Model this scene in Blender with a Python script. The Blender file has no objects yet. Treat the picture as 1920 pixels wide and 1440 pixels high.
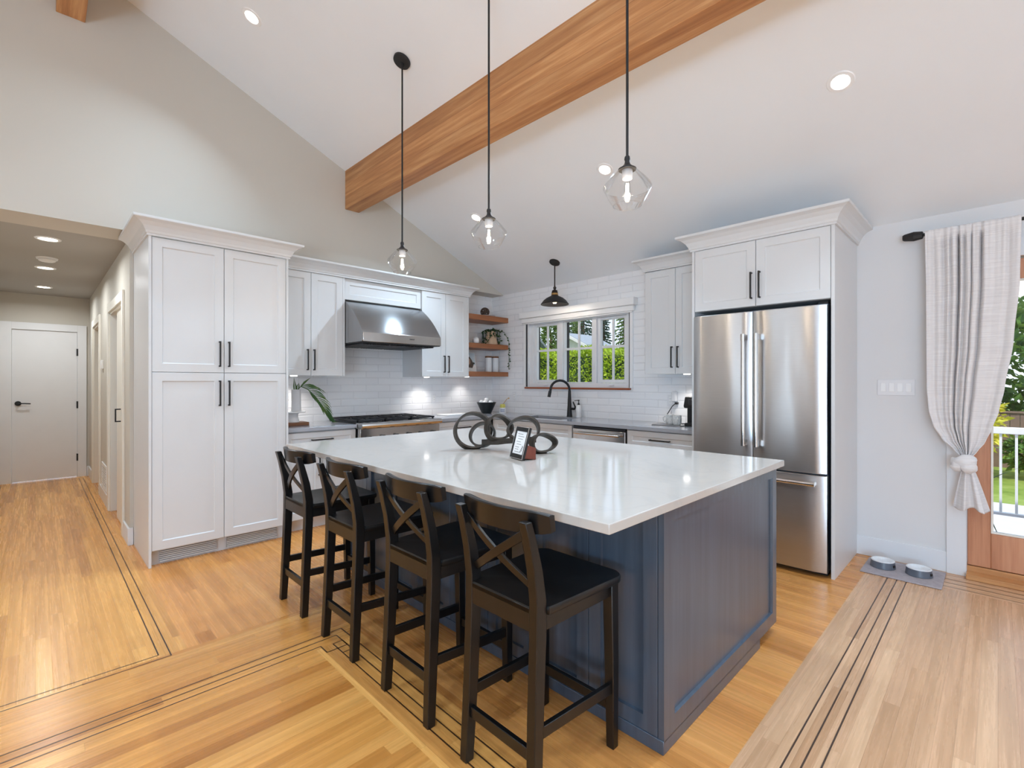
import bpy, math, random
from mathutils import Vector, Matrix
R = math.radians
PI = math.pi
sc = bpy.context.scene
col = sc.collection
rnd = random.Random(7)

# ---------------------------------------------------------------- camera, world, sun, daylight fill, exposure
cam_d = bpy.data.cameras.new('camera')
cam = bpy.data.objects.new('camera', cam_d)
col.objects.link(cam)
sc.camera = cam
cam.location = (0, 0, 1.345)
cam.rotation_euler = (R(90), 0, R(45.28 - 90))
cam_d.sensor_width = 36
cam_d.lens = 902.4 / 1920 * 36
cam_d.shift_y = -4.2 / 1920
cam_d.clip_start = 0.05
cam_d.clip_end = 300

vs = sc.view_settings
vs.view_transform = 'Standard'
vs.look = 'None'
vs.exposure = 0.12
vs.gamma = 1.0
vs.use_curve_mapping = False
cy = sc.cycles
cy.max_bounces = 12
cy.diffuse_bounces = 6
cy.glossy_bounces = 4
cy.transmission_bounces = 8
cy.transparent_max_bounces = 16
cy.sample_clamp_indirect = 6
cy.caustics_reflective = False
cy.caustics_refractive = False
cy.use_denoising = True

world = bpy.data.worlds.new('sky_world')
sc.world = world
world.use_nodes = True
wn, wl = world.node_tree.nodes, world.node_tree.links
bg = wn['Background']
tc = wn.new('ShaderNodeTexCoord')
sp = wn.new('ShaderNodeSeparateXYZ')
wl.new(tc.outputs['Generated'], sp.inputs[0])
rp = wn.new('ShaderNodeValToRGB')
rp.color_ramp.elements[0].position = 0.0
rp.color_ramp.elements[0].color = (0.85, 0.92, 1.0, 1)
rp.color_ramp.elements[1].position = 0.6
rp.color_ramp.elements[1].color = (0.28, 0.52, 0.95, 1)
wl.new(sp.outputs['Z'], rp.inputs[0])
nz = wn.new('ShaderNodeTexNoise')
nz.inputs['Scale'].default_value = 3.2
nz.inputs['Detail'].default_value = 6
wl.new(tc.outputs['Generated'], nz.inputs['Vector'])
cr = wn.new('ShaderNodeValToRGB')
cr.color_ramp.elements[0].position = 0.45
cr.color_ramp.elements[1].position = 0.62
wl.new(nz.outputs['Fac'], cr.inputs[0])
mx = wn.new('ShaderNodeMix')
mx.data_type = 'RGBA'
wl.new(cr.outputs['Color'], mx.inputs[0])
wl.new(rp.outputs['Color'], mx.inputs[6])
mx.inputs[7].default_value = (1, 1, 1, 1)
wl.new(mx.outputs[2], bg.inputs['Color'])
bg.inputs['Strength'].default_value = 1.25

def lamp(name, kind, loc, rot, energy, color=(1, 1, 1), **kw):
    d = bpy.data.lights.new(name, kind)
    d.energy = energy
    d.color = color
    for k, v in kw.items():
        setattr(d, k, v)
    o = bpy.data.objects.new(name, d)
    col.objects.link(o)
    o.location = loc
    o.rotation_euler = rot
    return o

SUN = 3.4
sun = lamp('sun', 'SUN', (-10, -14, 20), (0, 0, 0), SUN, (1.0, 0.95, 0.86), angle=R(0.6))
sun.rotation_euler = Vector((0.45, 0.5, -0.74)).to_track_quat('-Z', 'Y').to_euler()
# unseen lamps added behind the camera: daylight fill straight in, ceiling fill slanting up
DAY = (0.77, 0.98, 1.16)
UP_FILL = (0.66, 0.97, 1.29)
lamp('daylight_fill_front', 'AREA', (1.0, -3.92, 1.5), (R(90), 0, PI), 28, DAY, shape='RECTANGLE', size=5.0, size_y=2.3)
lamp('daylight_fill_left', 'AREA', (-3.92, -2.0, 1.5), (R(90), 0, R(-90)), 16, DAY, shape='RECTANGLE', size=2.6, size_y=2.3)
lamp('streak_fill', 'AREA', (-3.92, 3.2, 1.3), (R(90), 0, R(-90)), 10, DAY, shape='RECTANGLE', size=0.6, size_y=2.2)  # unseen lamp added for a bright streak on the refrigerator
lamp('ceiling_fill_front', 'AREA', (1.0, -3.85, 0.75), (R(90 + 62), 0, PI), 75, UP_FILL, shape='RECTANGLE', size=4.8, size_y=0.7)  # unseen lamp added and tilted up to brighten the ceiling
lamp('ceiling_fill_left', 'AREA', (-3.80, -2.0, 0.85), (R(90 + 52), 0, R(-90)), 175, UP_FILL, shape='RECTANGLE', size=2.6, size_y=1.1)  # added likewise at the left, aimed up at the kitchen ceiling slope

# ---------------------------------------------------------------- node material helpers
MATS = {}
def lin(r, g, b):
    f = lambda c: (c / 255 / 12.92) if c / 255 <= 0.04045 else ((c / 255 + 0.055) / 1.055) ** 2.4
    return (f(r), f(g), f(b), 1)

class NT:
    def __init__(s, name):
        s.m = bpy.data.materials.new(name)
        s.m.use_nodes = True
        s.n = s.m.node_tree.nodes
        s.l = s.m.node_tree.links
        s.p = s.n['Principled BSDF']
        s.out = s.n['Material Output']
    def add(s, t, **kw):
        x = s.n.new(t)
        for k, v in kw.items():
            setattr(x, k, v)
        return x
    def link(s, a, b):
        s.l.new(a, b)
    def math(s, op, a, b=None):
        x = s.add('ShaderNodeMath', operation=op)
        for i, v in enumerate((a, b)):
            if v is None:
                continue
            if isinstance(v, (int, float)):
                x.inputs[i].default_value = v
            else:
                s.link(v, x.inputs[i])
        return x.outputs[0]
    def ramp(s, fac, stops):
        x = s.add('ShaderNodeValToRGB')
        e = x.color_ramp.elements
        while len(e) < len(stops):
            e.new(0.5)
        for i, (p, c) in enumerate(stops):
            e[i].position = p
            e[i].color = c
        s.link(fac, x.inputs[0])
        return x.outputs[0]
    def mix(s, fac, a, b, blend='MIX'):
        x = s.add('ShaderNodeMix', data_type='RGBA', blend_type=blend)
        for i, v in ((0, fac), (6, a), (7, b)):
            if isinstance(v, (int, float)):
                x.inputs[i].default_value = v
            elif isinstance(v, tuple):
                x.inputs[i].default_value = v
            else:
                s.link(v, x.inputs[i])
        return x.outputs[2]
    def noise(s, vec, scale, detail=3, rough=0.5):
        x = s.add('ShaderNodeTexNoise')
        x.inputs['Scale'].default_value = scale
        x.inputs['Detail'].default_value = detail
        x.inputs['Roughness'].default_value = rough
        if vec is not None:
            s.link(vec, x.inputs['Vector'])
        return x.outputs['Fac']
    def coords(s, kind='Object'):
        return s.add('ShaderNodeTexCoord').outputs[kind]
    def xyz(s, v):
        x = s.add('ShaderNodeSeparateXYZ')
        s.link(v, x.inputs[0])
        return x.outputs
    def vec(s, a, b, c):
        x = s.add('ShaderNodeCombineXYZ')
        for i, v in enumerate((a, b, c)):
            if isinstance(v, (int, float)):
                x.inputs[i].default_value = v
            else:
                s.link(v, x.inputs[i])
        return x.outputs[0]
    def bump(s, h, strength=0.2, dist=0.01):
        x = s.add('ShaderNodeBump')
        x.inputs['Strength'].default_value = strength
        x.inputs['Distance'].default_value = dist
        s.link(h, x.inputs['Height'])
        s.link(x.outputs[0], s.p.inputs['Normal'])
        return x
    def set(s, **kw):
        names = dict(color='Base Color', metal='Metallic', rough='Roughness', ior='IOR', spec='Specular IOR Level', trans='Transmission Weight',
                     coat='Coat Weight', coatr='Coat Roughness', sheen='Sheen Weight', ecol='Emission Color', emit='Emission Strength', sub='Subsurface Weight', alpha='Alpha')
        for k, v in kw.items():
            i = s.p.inputs[names[k]]
            if isinstance(v, (int, float, tuple)):
                i.default_value = v
            else:
                s.link(v, i)
        return s

def simple(name, c, rough=0.5, metal=0.0, var=0.04, nscale=6.0, bump=0.0, **kw):
    """plain material: a colour with a little noise in value and, if asked, a fine bump"""
    t = NT(name)
    v = t.noise(t.coords(), nscale, 4)
    lo = tuple(x * (1 - var) for x in c[:3]) + (1,)
    hi = tuple(min(1, x * (1 + var)) for x in c[:3]) + (1,)
    t.set(color=t.ramp(v, [(0.3, lo), (0.7, hi)]), rough=rough, metal=metal, **kw)
    if bump:
        t.bump(t.noise(t.coords(), nscale * 30, 3), bump, 0.002)
    MATS[name] = t.m
    return t.m

def planks(name, axis, cols, w=0.057, L=1.1, rough=0.27, gap=0.75):
    t = NT(name)
    o = t.xyz(t.coords())
    u, v = (o[0], o[1]) if axis == 'x' else (o[1], o[0])
    vw = t.math('DIVIDE', v, w)
    row = t.math('FLOOR', vw)
    wn1 = t.add('ShaderNodeTexWhiteNoise', noise_dimensions='1D')
    t.link(row, wn1.inputs['W'])
    su = t.math('ADD', t.math('DIVIDE', u, L), t.math('MULTIPLY', wn1.outputs['Value'], 9.7))
    colu = t.math('FLOOR', su)
    wn2 = t.add('ShaderNodeTexWhiteNoise', noise_dimensions='2D')
    t.link(t.vec(row, colu, 0), wn2.inputs['Vector'])
    idv = wn2.outputs['Value']
    base = t.ramp(idv, [(i / (len(cols) - 1), c) for i, c in enumerate(cols)])
    gv = t.vec(t.math('ADD', t.math('MULTIPLY', u, 2.0), t.math('MULTIPLY', idv, 37.0)), t.math('MULTIPLY', v, 75.0), t.math('MULTIPLY', idv, 11.0))
    g = t.noise(gv, 1.0, 5, 0.6)
    base = t.mix(1.0, base, t.ramp(g, [(0.25, (0.85, 0.83, 0.80, 1)), (0.62, (1.05, 1.05, 1.05, 1))]), 'MULTIPLY')
    gv2 = t.vec(t.math('ADD', t.math('MULTIPLY', u, 0.9), t.math('MULTIPLY', idv, 61.0)), t.math('MULTIPLY', v, 22.0), 0)
    base = t.mix(1.0, base, t.ramp(t.noise(gv2, 1.0, 2), [(0.3, (0.84, 0.81, 0.76, 1)), (0.7, (1.07, 1.07, 1.07, 1))]), 'MULTIPLY')
    fr = t.math('FRACT', vw)
    edge = t.math('MINIMUM', fr, t.math('SUBTRACT', 1.0, fr))
    fe = t.math('FRACT', su)
    endd = t.math('MULTIPLY', t.math('MINIMUM', fe, t.math('SUBTRACT', 1.0, fe)), L / w)
    e = t.math('MINIMUM', edge, endd)
    gm = t.ramp(e, [(0.0, (gap, gap * 0.95, gap * 0.9, 1)), (0.025, (1, 1, 1, 1))])
    base = t.mix(1.0, base, gm, 'MULTIPLY')
    t.set(color=base, rough=t.math('ADD', t.math('MULTIPLY', g, 0.12), rough - 0.06), spec=0.5)
    t.bump(t.ramp(e, [(0, (0, 0, 0, 1)), (0.02, (1, 1, 1, 1))]), 0.12, 0.002)
    MATS[name] = t.m
    return t.m

OAK = [lin(208, 147, 78), lin(231, 169, 92), lin(219, 158, 85), lin(239, 179, 101), lin(199, 139, 73), lin(233, 173, 96)]
FIR = [lin(199, 134, 69), lin(222, 156, 85), lin(211, 145, 78), lin(224, 160, 91), lin(191, 126, 63), lin(218, 151, 83)]
PALE = [lin(199, 155, 119), lin(210, 167, 130), lin(204, 161, 124), lin(218, 177, 139), lin(193, 149, 111), lin(212, 171, 135)]
GOLD = [lin(197, 132, 63), lin(223, 159, 83), lin(210, 146, 74), lin(232, 171, 95), lin(179, 115, 50), lin(221, 157, 81)]
planks('oak_hall', 'y', OAK, L=1.5)
planks('fir_kitchen', 'y', FIR, w=0.075, L=1.8)
planks('oak_dining', 'x', GOLD, L=1.5)
planks('oak_pale_x', 'x', PALE, L=1.5)
planks('oak_pale_y', 'y', PALE, L=1.5)
simple('dark_inlay', lin(62, 40, 24), 0.35)

def wood(name, c1, c2, c3, axis='y', rough=0.45, board=None):
    t = NT(name)
    o = t.xyz(t.coords())
    i = 'xyz'.index(axis)
    u = o[i]
    a, b = [o[k] for k in range(3) if k != i]
    gv = t.vec(t.math('MULTIPLY', u, 1.3), t.math('MULTIPLY', a, 26), t.math('MULTIPLY', b, 26))
    g = t.noise(gv, 1.0, 5, 0.62)
    c = t.ramp(g, [(0.28, c1), (0.5, c2), (0.72, c3)])
    if board:
        bf = t.math('FLOOR', t.math('DIVIDE', b, board))
        wn_ = t.add('ShaderNodeTexWhiteNoise', noise_dimensions='1D')
        t.link(bf, wn_.inputs['W'])
        c = t.mix(1.0, c, t.ramp(wn_.outputs['Value'], [(0, (0.82, 0.80, 0.78, 1)), (1, (1.12, 1.12, 1.12, 1))]), 'MULTIPLY')
        fr = t.math('FRACT', t.math('DIVIDE', b, board))
        c = t.mix(1.0, c, t.ramp(t.math('MINIMUM', fr, t.math('SUBTRACT', 1.0, fr)), [(0.0, (0.62, 0.55, 0.5, 1)), (0.018, (1, 1, 1, 1))]), 'MULTIPLY')
    t.set(color=c, rough=rough)
    t.bump(g, 0.08, 0.002)
    MATS[name] = t.m
    return t.m

wood('beam_fir', lin(158, 104, 60), lin(188, 132, 82), lin(214, 164, 112), 'y', 0.5, 0.131)
wood('shelf_wood', lin(124, 74, 44), lin(156, 98, 60), lin(176, 118, 76), 'x', 0.4)
wood('sill_wood', lin(128, 62, 32), lin(150, 78, 42), lin(164, 92, 52), 'y', 0.4)
wood('door_fir', lin(178, 118, 84), lin(200, 140, 104), lin(212, 156, 120), 'z', 0.45)
wood('threshold_oak', lin(176, 118, 68), lin(198, 142, 90), lin(210, 158, 106), 'y', 0.4)
wood('board_wood', lin(88, 56, 38), lin(124, 82, 56), lin(146, 104, 74), 'x', 0.5)
wood('red_wood', lin(84, 34, 22), lin(110, 48, 32), lin(124, 62, 42), 'z', 0.4)
wood('stool_stain', lin(12, 11, 12), lin(16, 15, 15), lin(22, 20, 20), 'z', 0.30)

simple('ceiling_paint', lin(234, 237, 240), 0.75, var=0.01, nscale=2, bump=0.02)
simple('white_paint', lin(221, 220, 220), 0.6, var=0.01, nscale=2, bump=0.02)
simple('beige_paint', lin(200, 195, 185), 0.7, var=0.012, nscale=2, bump=0.02)
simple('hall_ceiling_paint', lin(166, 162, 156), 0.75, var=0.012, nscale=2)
simple('trim_white', lin(226, 227, 229), 0.42, var=0.01)
simple('cream_trim', lin(236, 232, 222), 0.42, var=0.01)
simple('cabinet_white', lin(214, 215, 216), 0.36, var=0.008)
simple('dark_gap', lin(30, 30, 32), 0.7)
simple('black_metal', lin(28, 28, 30), 0.38, 0.3)
simple('matte_black', lin(20, 20, 22), 0.5)
simple('cast_iron', lin(26, 27, 32), 0.45, 0.2, bump=0.2)
simple('bronze_black', lin(44, 36, 33), 0.35, 0.6)
simple('sculpture_metal', lin(62, 56, 50), 0.42, 0.5, var=0.3, nscale=25, bump=0.3)
simple('brass', lin(190, 150, 92), 0.3, 0.9)
simple('plastic_white', lin(238, 238, 238), 0.35, var=0.01)
simple('socket_white', lin(228, 228, 230), 0.35, var=0.01)
simple('ceramic_white', lin(238, 238, 238), 0.22, var=0.015)
simple('ceramic_grey', lin(214, 214, 216), 0.4, var=0.03)
simple('bowl_black', lin(22, 30, 32), 0.3)
simple('canister_white', lin(222, 226, 230), 0.35)
simple('mug_speckle', lin(206, 206, 204), 0.35, var=0.2, nscale=60)
simple('pot_tan', lin(206, 176, 146), 0.6, var=0.12, nscale=12, bump=0.1)
simple('wicker_dark', lin(74, 58, 48), 0.7, var=0.3, nscale=40)
simple('paper_white', lin(240, 240, 240), 0.6)
simple('ink_grey', lin(120, 120, 122), 0.6)
simple('ink_dark', lin(60, 66, 60), 0.6)
simple('print_sky', lin(206, 222, 232), 0.5)
simple('print_skin', lin(190, 160, 140), 0.5)
simple('print_hair', lin(90, 76, 66), 0.5)
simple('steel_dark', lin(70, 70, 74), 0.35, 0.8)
simple('fridge_side', lin(120, 130, 146), 0.35, 0.6)
simple('sink_dark', lin(52, 56, 64), 0.4)
simple('yellow_sponge', lin(222, 214, 110), 0.8)
simple('blue_print', lin(96, 116, 168), 0.5)
simple('wood_light', lin(206, 172, 130), 0.5)
simple('pet_bowl_grey', lin(92, 98, 108), 0.35)
simple('pet_bowl_white', lin(226, 228, 230), 0.3)
simple('mat_fabric', lin(170, 161, 164), 0.95, var=0.12, nscale=40, bump=0.5)
simple('railing_white', lin(240, 240, 240), 0.4)
simple('deck_boards', lin(214, 210, 204), 0.7, var=0.05, nscale=3)
simple('shaded_deck', lin(96, 110, 132), 0.95, var=0.15, nscale=30)  # deck colour with the blue grey of its shade put in
simple('fence_wood', lin(126, 104, 92), 0.8, var=0.2, nscale=5)
simple('roof_grey', lin(112, 120, 132), 0.8, var=0.12, nscale=8)
simple('house_white', lin(222, 222, 226), 0.7)
simple('house_grey', lin(150, 158, 168), 0.7)
simple('bark', lin(92, 72, 58), 0.9, var=0.2, nscale=12)
simple('soil', lin(96, 78, 60), 0.95, var=0.2, nscale=5)

def leafmat(name, a, b, c):
    t = NT(name)
    v = t.noise(t.coords(), 2.6, 4, 0.7)
    t.set(color=t.ramp(v, [(0.32, a), (0.52, b), (0.68, c)]), rough=0.55)
    tr = t.add('ShaderNodeBsdfTranslucent')
    tr.inputs[0].default_value = c
    ms = t.add('ShaderNodeMixShader')
    ms.inputs[0].default_value = 0.25
    t.link(t.p.outputs[0], ms.inputs[1])
    t.link(tr.outputs[0], ms.inputs[2])
    t.link(ms.outputs[0], t.out.inputs[0])
    MATS[name] = t.m
leafmat('hedge_leaf', lin(96, 130, 30), lin(160, 186, 40), lin(206, 220, 70))
leafmat('conifer_leaf', lin(30, 52, 46), lin(44, 74, 60), lin(70, 98, 70))
leafmat('tree_leaf', lin(60, 84, 40), lin(90, 118, 56), lin(128, 148, 76))
leafmat('shrub_leaf', lin(40, 70, 36), lin(80, 120, 50), lin(140, 170, 70))
leafmat('yellow_leaf', lin(150, 160, 40), lin(206, 200, 60), lin(232, 220, 90))
leafmat('palm_leaf', lin(36, 74, 40), lin(58, 96, 44), lin(120, 136, 52))
leafmat('ivy_leaf', lin(20, 48, 28), lin(36, 72, 38), lin(80, 110, 60))
leafmat('grass', lin(120, 150, 60), lin(156, 180, 84), lin(180, 196, 110))

# backsplash: bevelled white subway tiles in running bond (u along the wall, z up)
def tile(name, axis, shift):
    t = NT(name)
    o = t.xyz(t.coords())
    u = t.math('ADD', o['xy'.index(axis)], shift)
    b = t.add('ShaderNodeTexBrick')
    b.offset = 0.5
    b.inputs['Scale'].default_value = 1.0
    b.inputs['Brick Width'].default_value = 0.30
    b.inputs['Row Height'].default_value = 0.078
    b.inputs['Mortar Size'].default_value = 0.0022
    b.inputs['Mortar Smooth'].default_value = 0.0
    b.inputs['Color1'].default_value = lin(242, 242, 243)
    b.inputs['Color2'].default_value = lin(237, 237, 239)
    b.inputs['Mortar'].default_value = lin(222, 222, 224)
    t.link(t.vec(u, t.math('ADD', o[2], 0.016), 0), b.inputs['Vector'])
    b2 = t.add('ShaderNodeTexBrick')
    b2.offset = 0.5
    for k, v in (('Scale', 1.0), ('Brick Width', 0.30), ('Row Height', 0.078), ('Mortar Size', 0.012), ('Mortar Smooth', 1.0)):
        b2.inputs[k].default_value = v
    t.link(t.vec(u, t.math('ADD', o[2], 0.016), 0), b2.inputs['Vector'])
    t.set(color=b.outputs['Color'], rough=0.16, spec=0.5)
    t.bump(t.math('SUBTRACT', 1.0, b2.outputs['Fac']), 0.4, 0.005)
    MATS[name] = t.m
tile('subway_tile_x', 'x', 0.19)
tile('subway_tile_y', 'y', 0.07)

def stainless(name, base, axis, rough=0.24, wav=0.25, aniso=0.0, rot=0.0):
    """brushed steel: fine streaks along one axis, slow waves across the sheet"""
    t = NT(name)
    o = t.xyz(t.coords())
    k = 'xyz'.index(axis)
    s = [380.0, 380.0, 380.0]
    s[k] = 6.0
    bv = t.vec(*[t.math('MULTIPLY', o[i], s[i]) for i in range(3)])
    fine = t.noise(bv, 1.0, 2)
    slow = t.noise(t.vec(t.math('MULTIPLY', o[0], 5.0), t.math('MULTIPLY', o[1], 5.0), t.math('MULTIPLY', o[2], 0.9)), 1.0, 1)
    t.set(color=t.ramp(fine, [(0.3, tuple(x * 0.95 for x in base[:3]) + (1,)), (0.7, base)]), metal=1.0, rough=rough)
    if aniso:
        tn = t.add('ShaderNodeTangent', direction_type='RADIAL', axis=axis.upper())
        t.p.inputs['Anisotropic'].default_value = aniso
        t.p.inputs['Anisotropic Rotation'].default_value = rot
        t.link(tn.outputs[0], t.p.inputs['Tangent'])
    t.bump(slow, wav, 0.02)
    MATS[name] = t.m
stainless('stainless_fridge', lin(206, 206, 207), 'y', 0.30, 0.35, 0.8)
stainless('stainless_hood', lin(168, 169, 171), 'x', 0.16, 0.0, 0.95)
stainless('stainless_trim', lin(212, 208, 204), 'x', 0.2, 0.0)

def quartz(name, c, vein, rough):
    t = NT(name)
    v = t.coords()
    a = t.noise(v, 1.6, 6, 0.65)
    w = t.add('ShaderNodeTexNoise')
    w.inputs['Scale'].default_value = 2.2
    w.inputs['Detail'].default_value = 7
    w.inputs['Distortion'].default_value = 1.6
    t.link(v, w.inputs['Vector'])
    band = t.math('ABSOLUTE', t.math('SUBTRACT', w.outputs['Fac'], 0.5))
    f = t.ramp(band, [(0.0, (1, 1, 1, 1)), (0.03, (0, 0, 0, 1))])
    base = t.ramp(a, [(0.3, tuple(x * 0.97 for x in c[:3]) + (1,)), (0.7, c)])
    t.set(color=t.mix(t.math('MULTIPLY', f, 0.25), base, vein), rough=rough, spec=0.5)
    MATS[name] = t.m
quartz('quartz_white', lin(191, 186, 180), lin(173, 171, 168), 0.08)
quartz('quartz_grey', lin(164, 166, 172), lin(150, 152, 158), 0.16)

t = NT('navy_stain')
o = t.xyz(t.coords())
g = t.noise(t.vec(t.math('MULTIPLY', o[0], 30), t.math('MULTIPLY', o[1], 30), t.math('MULTIPLY', o[2], 1.2)), 1.0, 4, 0.6)
t.set(color=t.ramp(g, [(0.3, lin(60, 71, 85)), (0.7, lin(72, 86, 102))]), rough=0.34, coat=0.5, coatr=0.22)
MATS['navy_stain'] = t.m

# curtain linen: horizontal slubs, slightly translucent
t = NT('curtain_linen')
o = t.xyz(t.coords())
g = t.noise(t.vec(t.math('MULTIPLY', o[0], 5), t.math('MULTIPLY', o[1], 5), t.math('MULTIPLY', o[2], 150)), 1.0, 3, 0.7)
t.set(color=t.ramp(g, [(0.3, lin(220, 216, 216)), (0.65, lin(240, 237, 236))]), rough=0.9, sheen=0.2)
tr = t.add('ShaderNodeBsdfTranslucent')
tr.inputs[0].default_value = lin(214, 212, 214)
ms = t.add('ShaderNodeMixShader')
ms.inputs[0].default_value = 0.10
t.link(t.p.outputs[0], ms.inputs[1])
t.link(tr.outputs[0], ms.inputs[2])
t.link(ms.outputs[0], t.out.inputs[0])
t.bump(g, 0.2, 0.002)
MATS['curtain_linen'] = t.m

def thin_glass(name, tint, edge=0.9):
    t = NT(name)
    lw = t.add('ShaderNodeLayerWeight')
    lw.inputs['Blend'].default_value = 0.22
    tp = t.add('ShaderNodeBsdfTransparent')
    tp.inputs[0].default_value = tint
    gl = t.add('ShaderNodeBsdfGlossy')
    gl.inputs['Roughness'].default_value = 0.03
    ms = t.add('ShaderNodeMixShader')
    t.link(t.math('ADD', t.math('MULTIPLY', lw.outputs['Fresnel'], edge), 0.01), ms.inputs[0])
    t.link(tp.outputs[0], ms.inputs[1])
    t.link(gl.outputs[0], ms.inputs[2])
    t.link(ms.outputs[0], t.out.inputs[0])
    MATS[name] = t.m
thin_glass('window_glass', (0.99, 0.995, 0.99, 1), 0.35)
thin_glass('lamp_glass', (0.985, 0.988, 0.988, 1), 0.45)

def emit(name, c, s):
    t = NT(name)
    t.set(color=c, ecol=c, emit=s, rough=0.5)
    MATS[name] = t.m
emit('can_glow', (1.0, 0.95, 0.88, 1), 9.0)
emit('can_glow_hall', (1.0, 0.92, 0.80, 1), 12.0)
emit('bulb_glow', (1.0, 0.80, 0.55, 1), 7.0)
emit('filament', (1.0, 0.88, 0.70, 1), 30.0)
emit('puck_glow', (1.0, 0.95, 0.9, 1), 6.0)

# ---------------------------------------------------------------- geometry helpers
class G:
    """collects shapes that become ONE mesh"""
    def __init__(s):
        s.v = []; s.f = []; s.mi = []
    def add(s, vs, fs, m=0):
        b = len(s.v)
        s.v += [tuple(x) for x in vs]
        s.f += [tuple(i + b for i in f) for f in fs]
        s.mi += [m] * len(fs)
        return s
    def box(s, x0, y0, z0, x1, y1, z1, m=0):
        if x0 > x1: x0, x1 = x1, x0
        if y0 > y1: y0, y1 = y1, y0
        if z0 > z1: z0, z1 = z1, z0
        return s.add([(x0, y0, z0), (x1, y0, z0), (x1, y1, z0), (x0, y1, z0), (x0, y0, z1), (x1, y0, z1), (x1, y1, z1), (x0, y1, z1)],
                     [(0, 3, 2, 1), (4, 5, 6, 7), (0, 1, 5, 4), (1, 2, 6, 5), (2, 3, 7, 6), (3, 0, 4, 7)], m)
    def loft(s, rings, m=0, caps=True, closed=False):
        n = len(rings[0]); vs = [p for r in rings for p in r]; fs = []
        k = len(rings)
        for i in range(k - (0 if closed else 1)):
            for j in range(n):
                a, b = i * n + j, i * n + (j + 1) % n
                c, d = ((i + 1) % k) * n + (j + 1) % n, ((i + 1) % k) * n + j
                fs.append((a, b, c, d))
        if caps and not closed:
            fs.append(tuple(reversed(range(n))))
            fs.append(tuple((k - 1) * n + j for j in range(n)))
        return s.add(vs, fs, m)
    def lathe(s, prof, c=(0, 0, 0), n=32, m=0, axis=None):
        """prof: (radius, height) from bottom to top, around c; axis: optional matrix for tilt"""
        rings = []
        for r, h in prof:
            ring = [Vector((r * math.cos(2 * PI * j / n), r * math.sin(2 * PI * j / n), h)) for j in range(n)]
            if axis is not None:
                ring = [axis @ p for p in ring]
            rings.append([tuple(p + Vector(c)) for p in ring])
        return s.loft(rings, m)
    def tube(s, pts, r, n=10, m=0, closed=False, sx=1.0):
        pts = [Vector(p) for p in pts]
        rings = []
        k = len(pts)
        up = None
        for i, p in enumerate(pts):
            a = pts[(i - 1) % k] if (closed or i > 0) else p
            b = pts[(i + 1) % k] if (closed or i < k - 1) else p
            d = (b - a).normalized()
            if up is None:
                up = Vector((0, 0, 1)) if abs(d.z) < 0.9 else Vector((1, 0, 0))
            q = d.cross(up)
            if q.length < 1e-5:
                q = d.cross(Vector((1, 0.3, 0)))
            q.normalize()
            w = q.cross(d).normalized()
            up = w
            rr = r[i] if isinstance(r, (list, tuple)) else r
            rings.append([tuple(p + q * rr * sx * math.cos(2 * PI * j / n) + w * rr * math.sin(2 * PI * j / n)) for j in range(n)])
        return s.loft(rings, m, True, closed)
    def cyl(s, a, b, r, n=20, m=0):
        return s.tube([a, b], r, n, m)
    def prism(s, poly, a0, a1, axis='y', m=0):
        """poly: 2d points in the plane across axis ('y' -> (x,z), 'x' -> (y,z), 'z' -> (x,y))"""
        f = {'y': lambda p, t: (p[0], t, p[1]), 'x': lambda p, t: (t, p[0], p[1]), 'z': lambda p, t: (p[0], p[1], t)}[axis]
        return s.loft([[f(p, a0) for p in poly], [f(p, a1) for p in poly]], m)
    def beam(s, a, b, w, h, up=(0, 0, 1), m=0):
        """rectangular bar from a to b, w across, h along up"""
        a, b, up = Vector(a), Vector(b), Vector(up)
        d = (b - a).normalized()
        q = d.cross(up).normalized()
        u = q.cross(d).normalized()
        ring = lambda p: [tuple(p + q * x * w / 2 + u * y * h / 2) for x, y in ((-1, -1), (1, -1), (1, 1), (-1, 1))]
        return s.loft([ring(a), ring(b)], m)
    def grid(s, fn, nu, nv, m=0, flip=False):
        vs = [fn(i / nu, j / nv) for j in range(nv + 1) for i in range(nu + 1)]
        fs = []
        for j in range(nv):
            for i in range(nu):
                a = j * (nu + 1) + i
                q = (a, a + 1, a + nu + 2, a + nu + 1)
                fs.append(q[::-1] if flip else q)
        return s.add(vs, fs, m)
    def leaf(s, p, d, l, w, m=0, roll=None):
        """a folded pointed leaf blade"""
        p, d = Vector(p), Vector(d).normalized()
        q = d.cross(Vector((rnd.uniform(-1, 1), rnd.uniform(-1, 1), rnd.uniform(-1, 1))) if roll is None else Vector(roll))
        if q.length < 1e-4:
            q = d.orthogonal()
        q.normalize()
        n = q.cross(d)
        mid = p + d * l * 0.45 + n * w * 0.18
        s.add([p, mid + q * w / 2 - n * w * 0.15, p + d * l, mid - q * w / 2 - n * w * 0.15, mid], [(0, 1, 4), (1, 2, 4), (2, 3, 4), (3, 0, 4)], m)
        return s

def offset(p):
    o = Vector((0, 0, 0))
    while p is not None:
        o += Vector(p.location)
        p = p.parent
    return o

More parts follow.
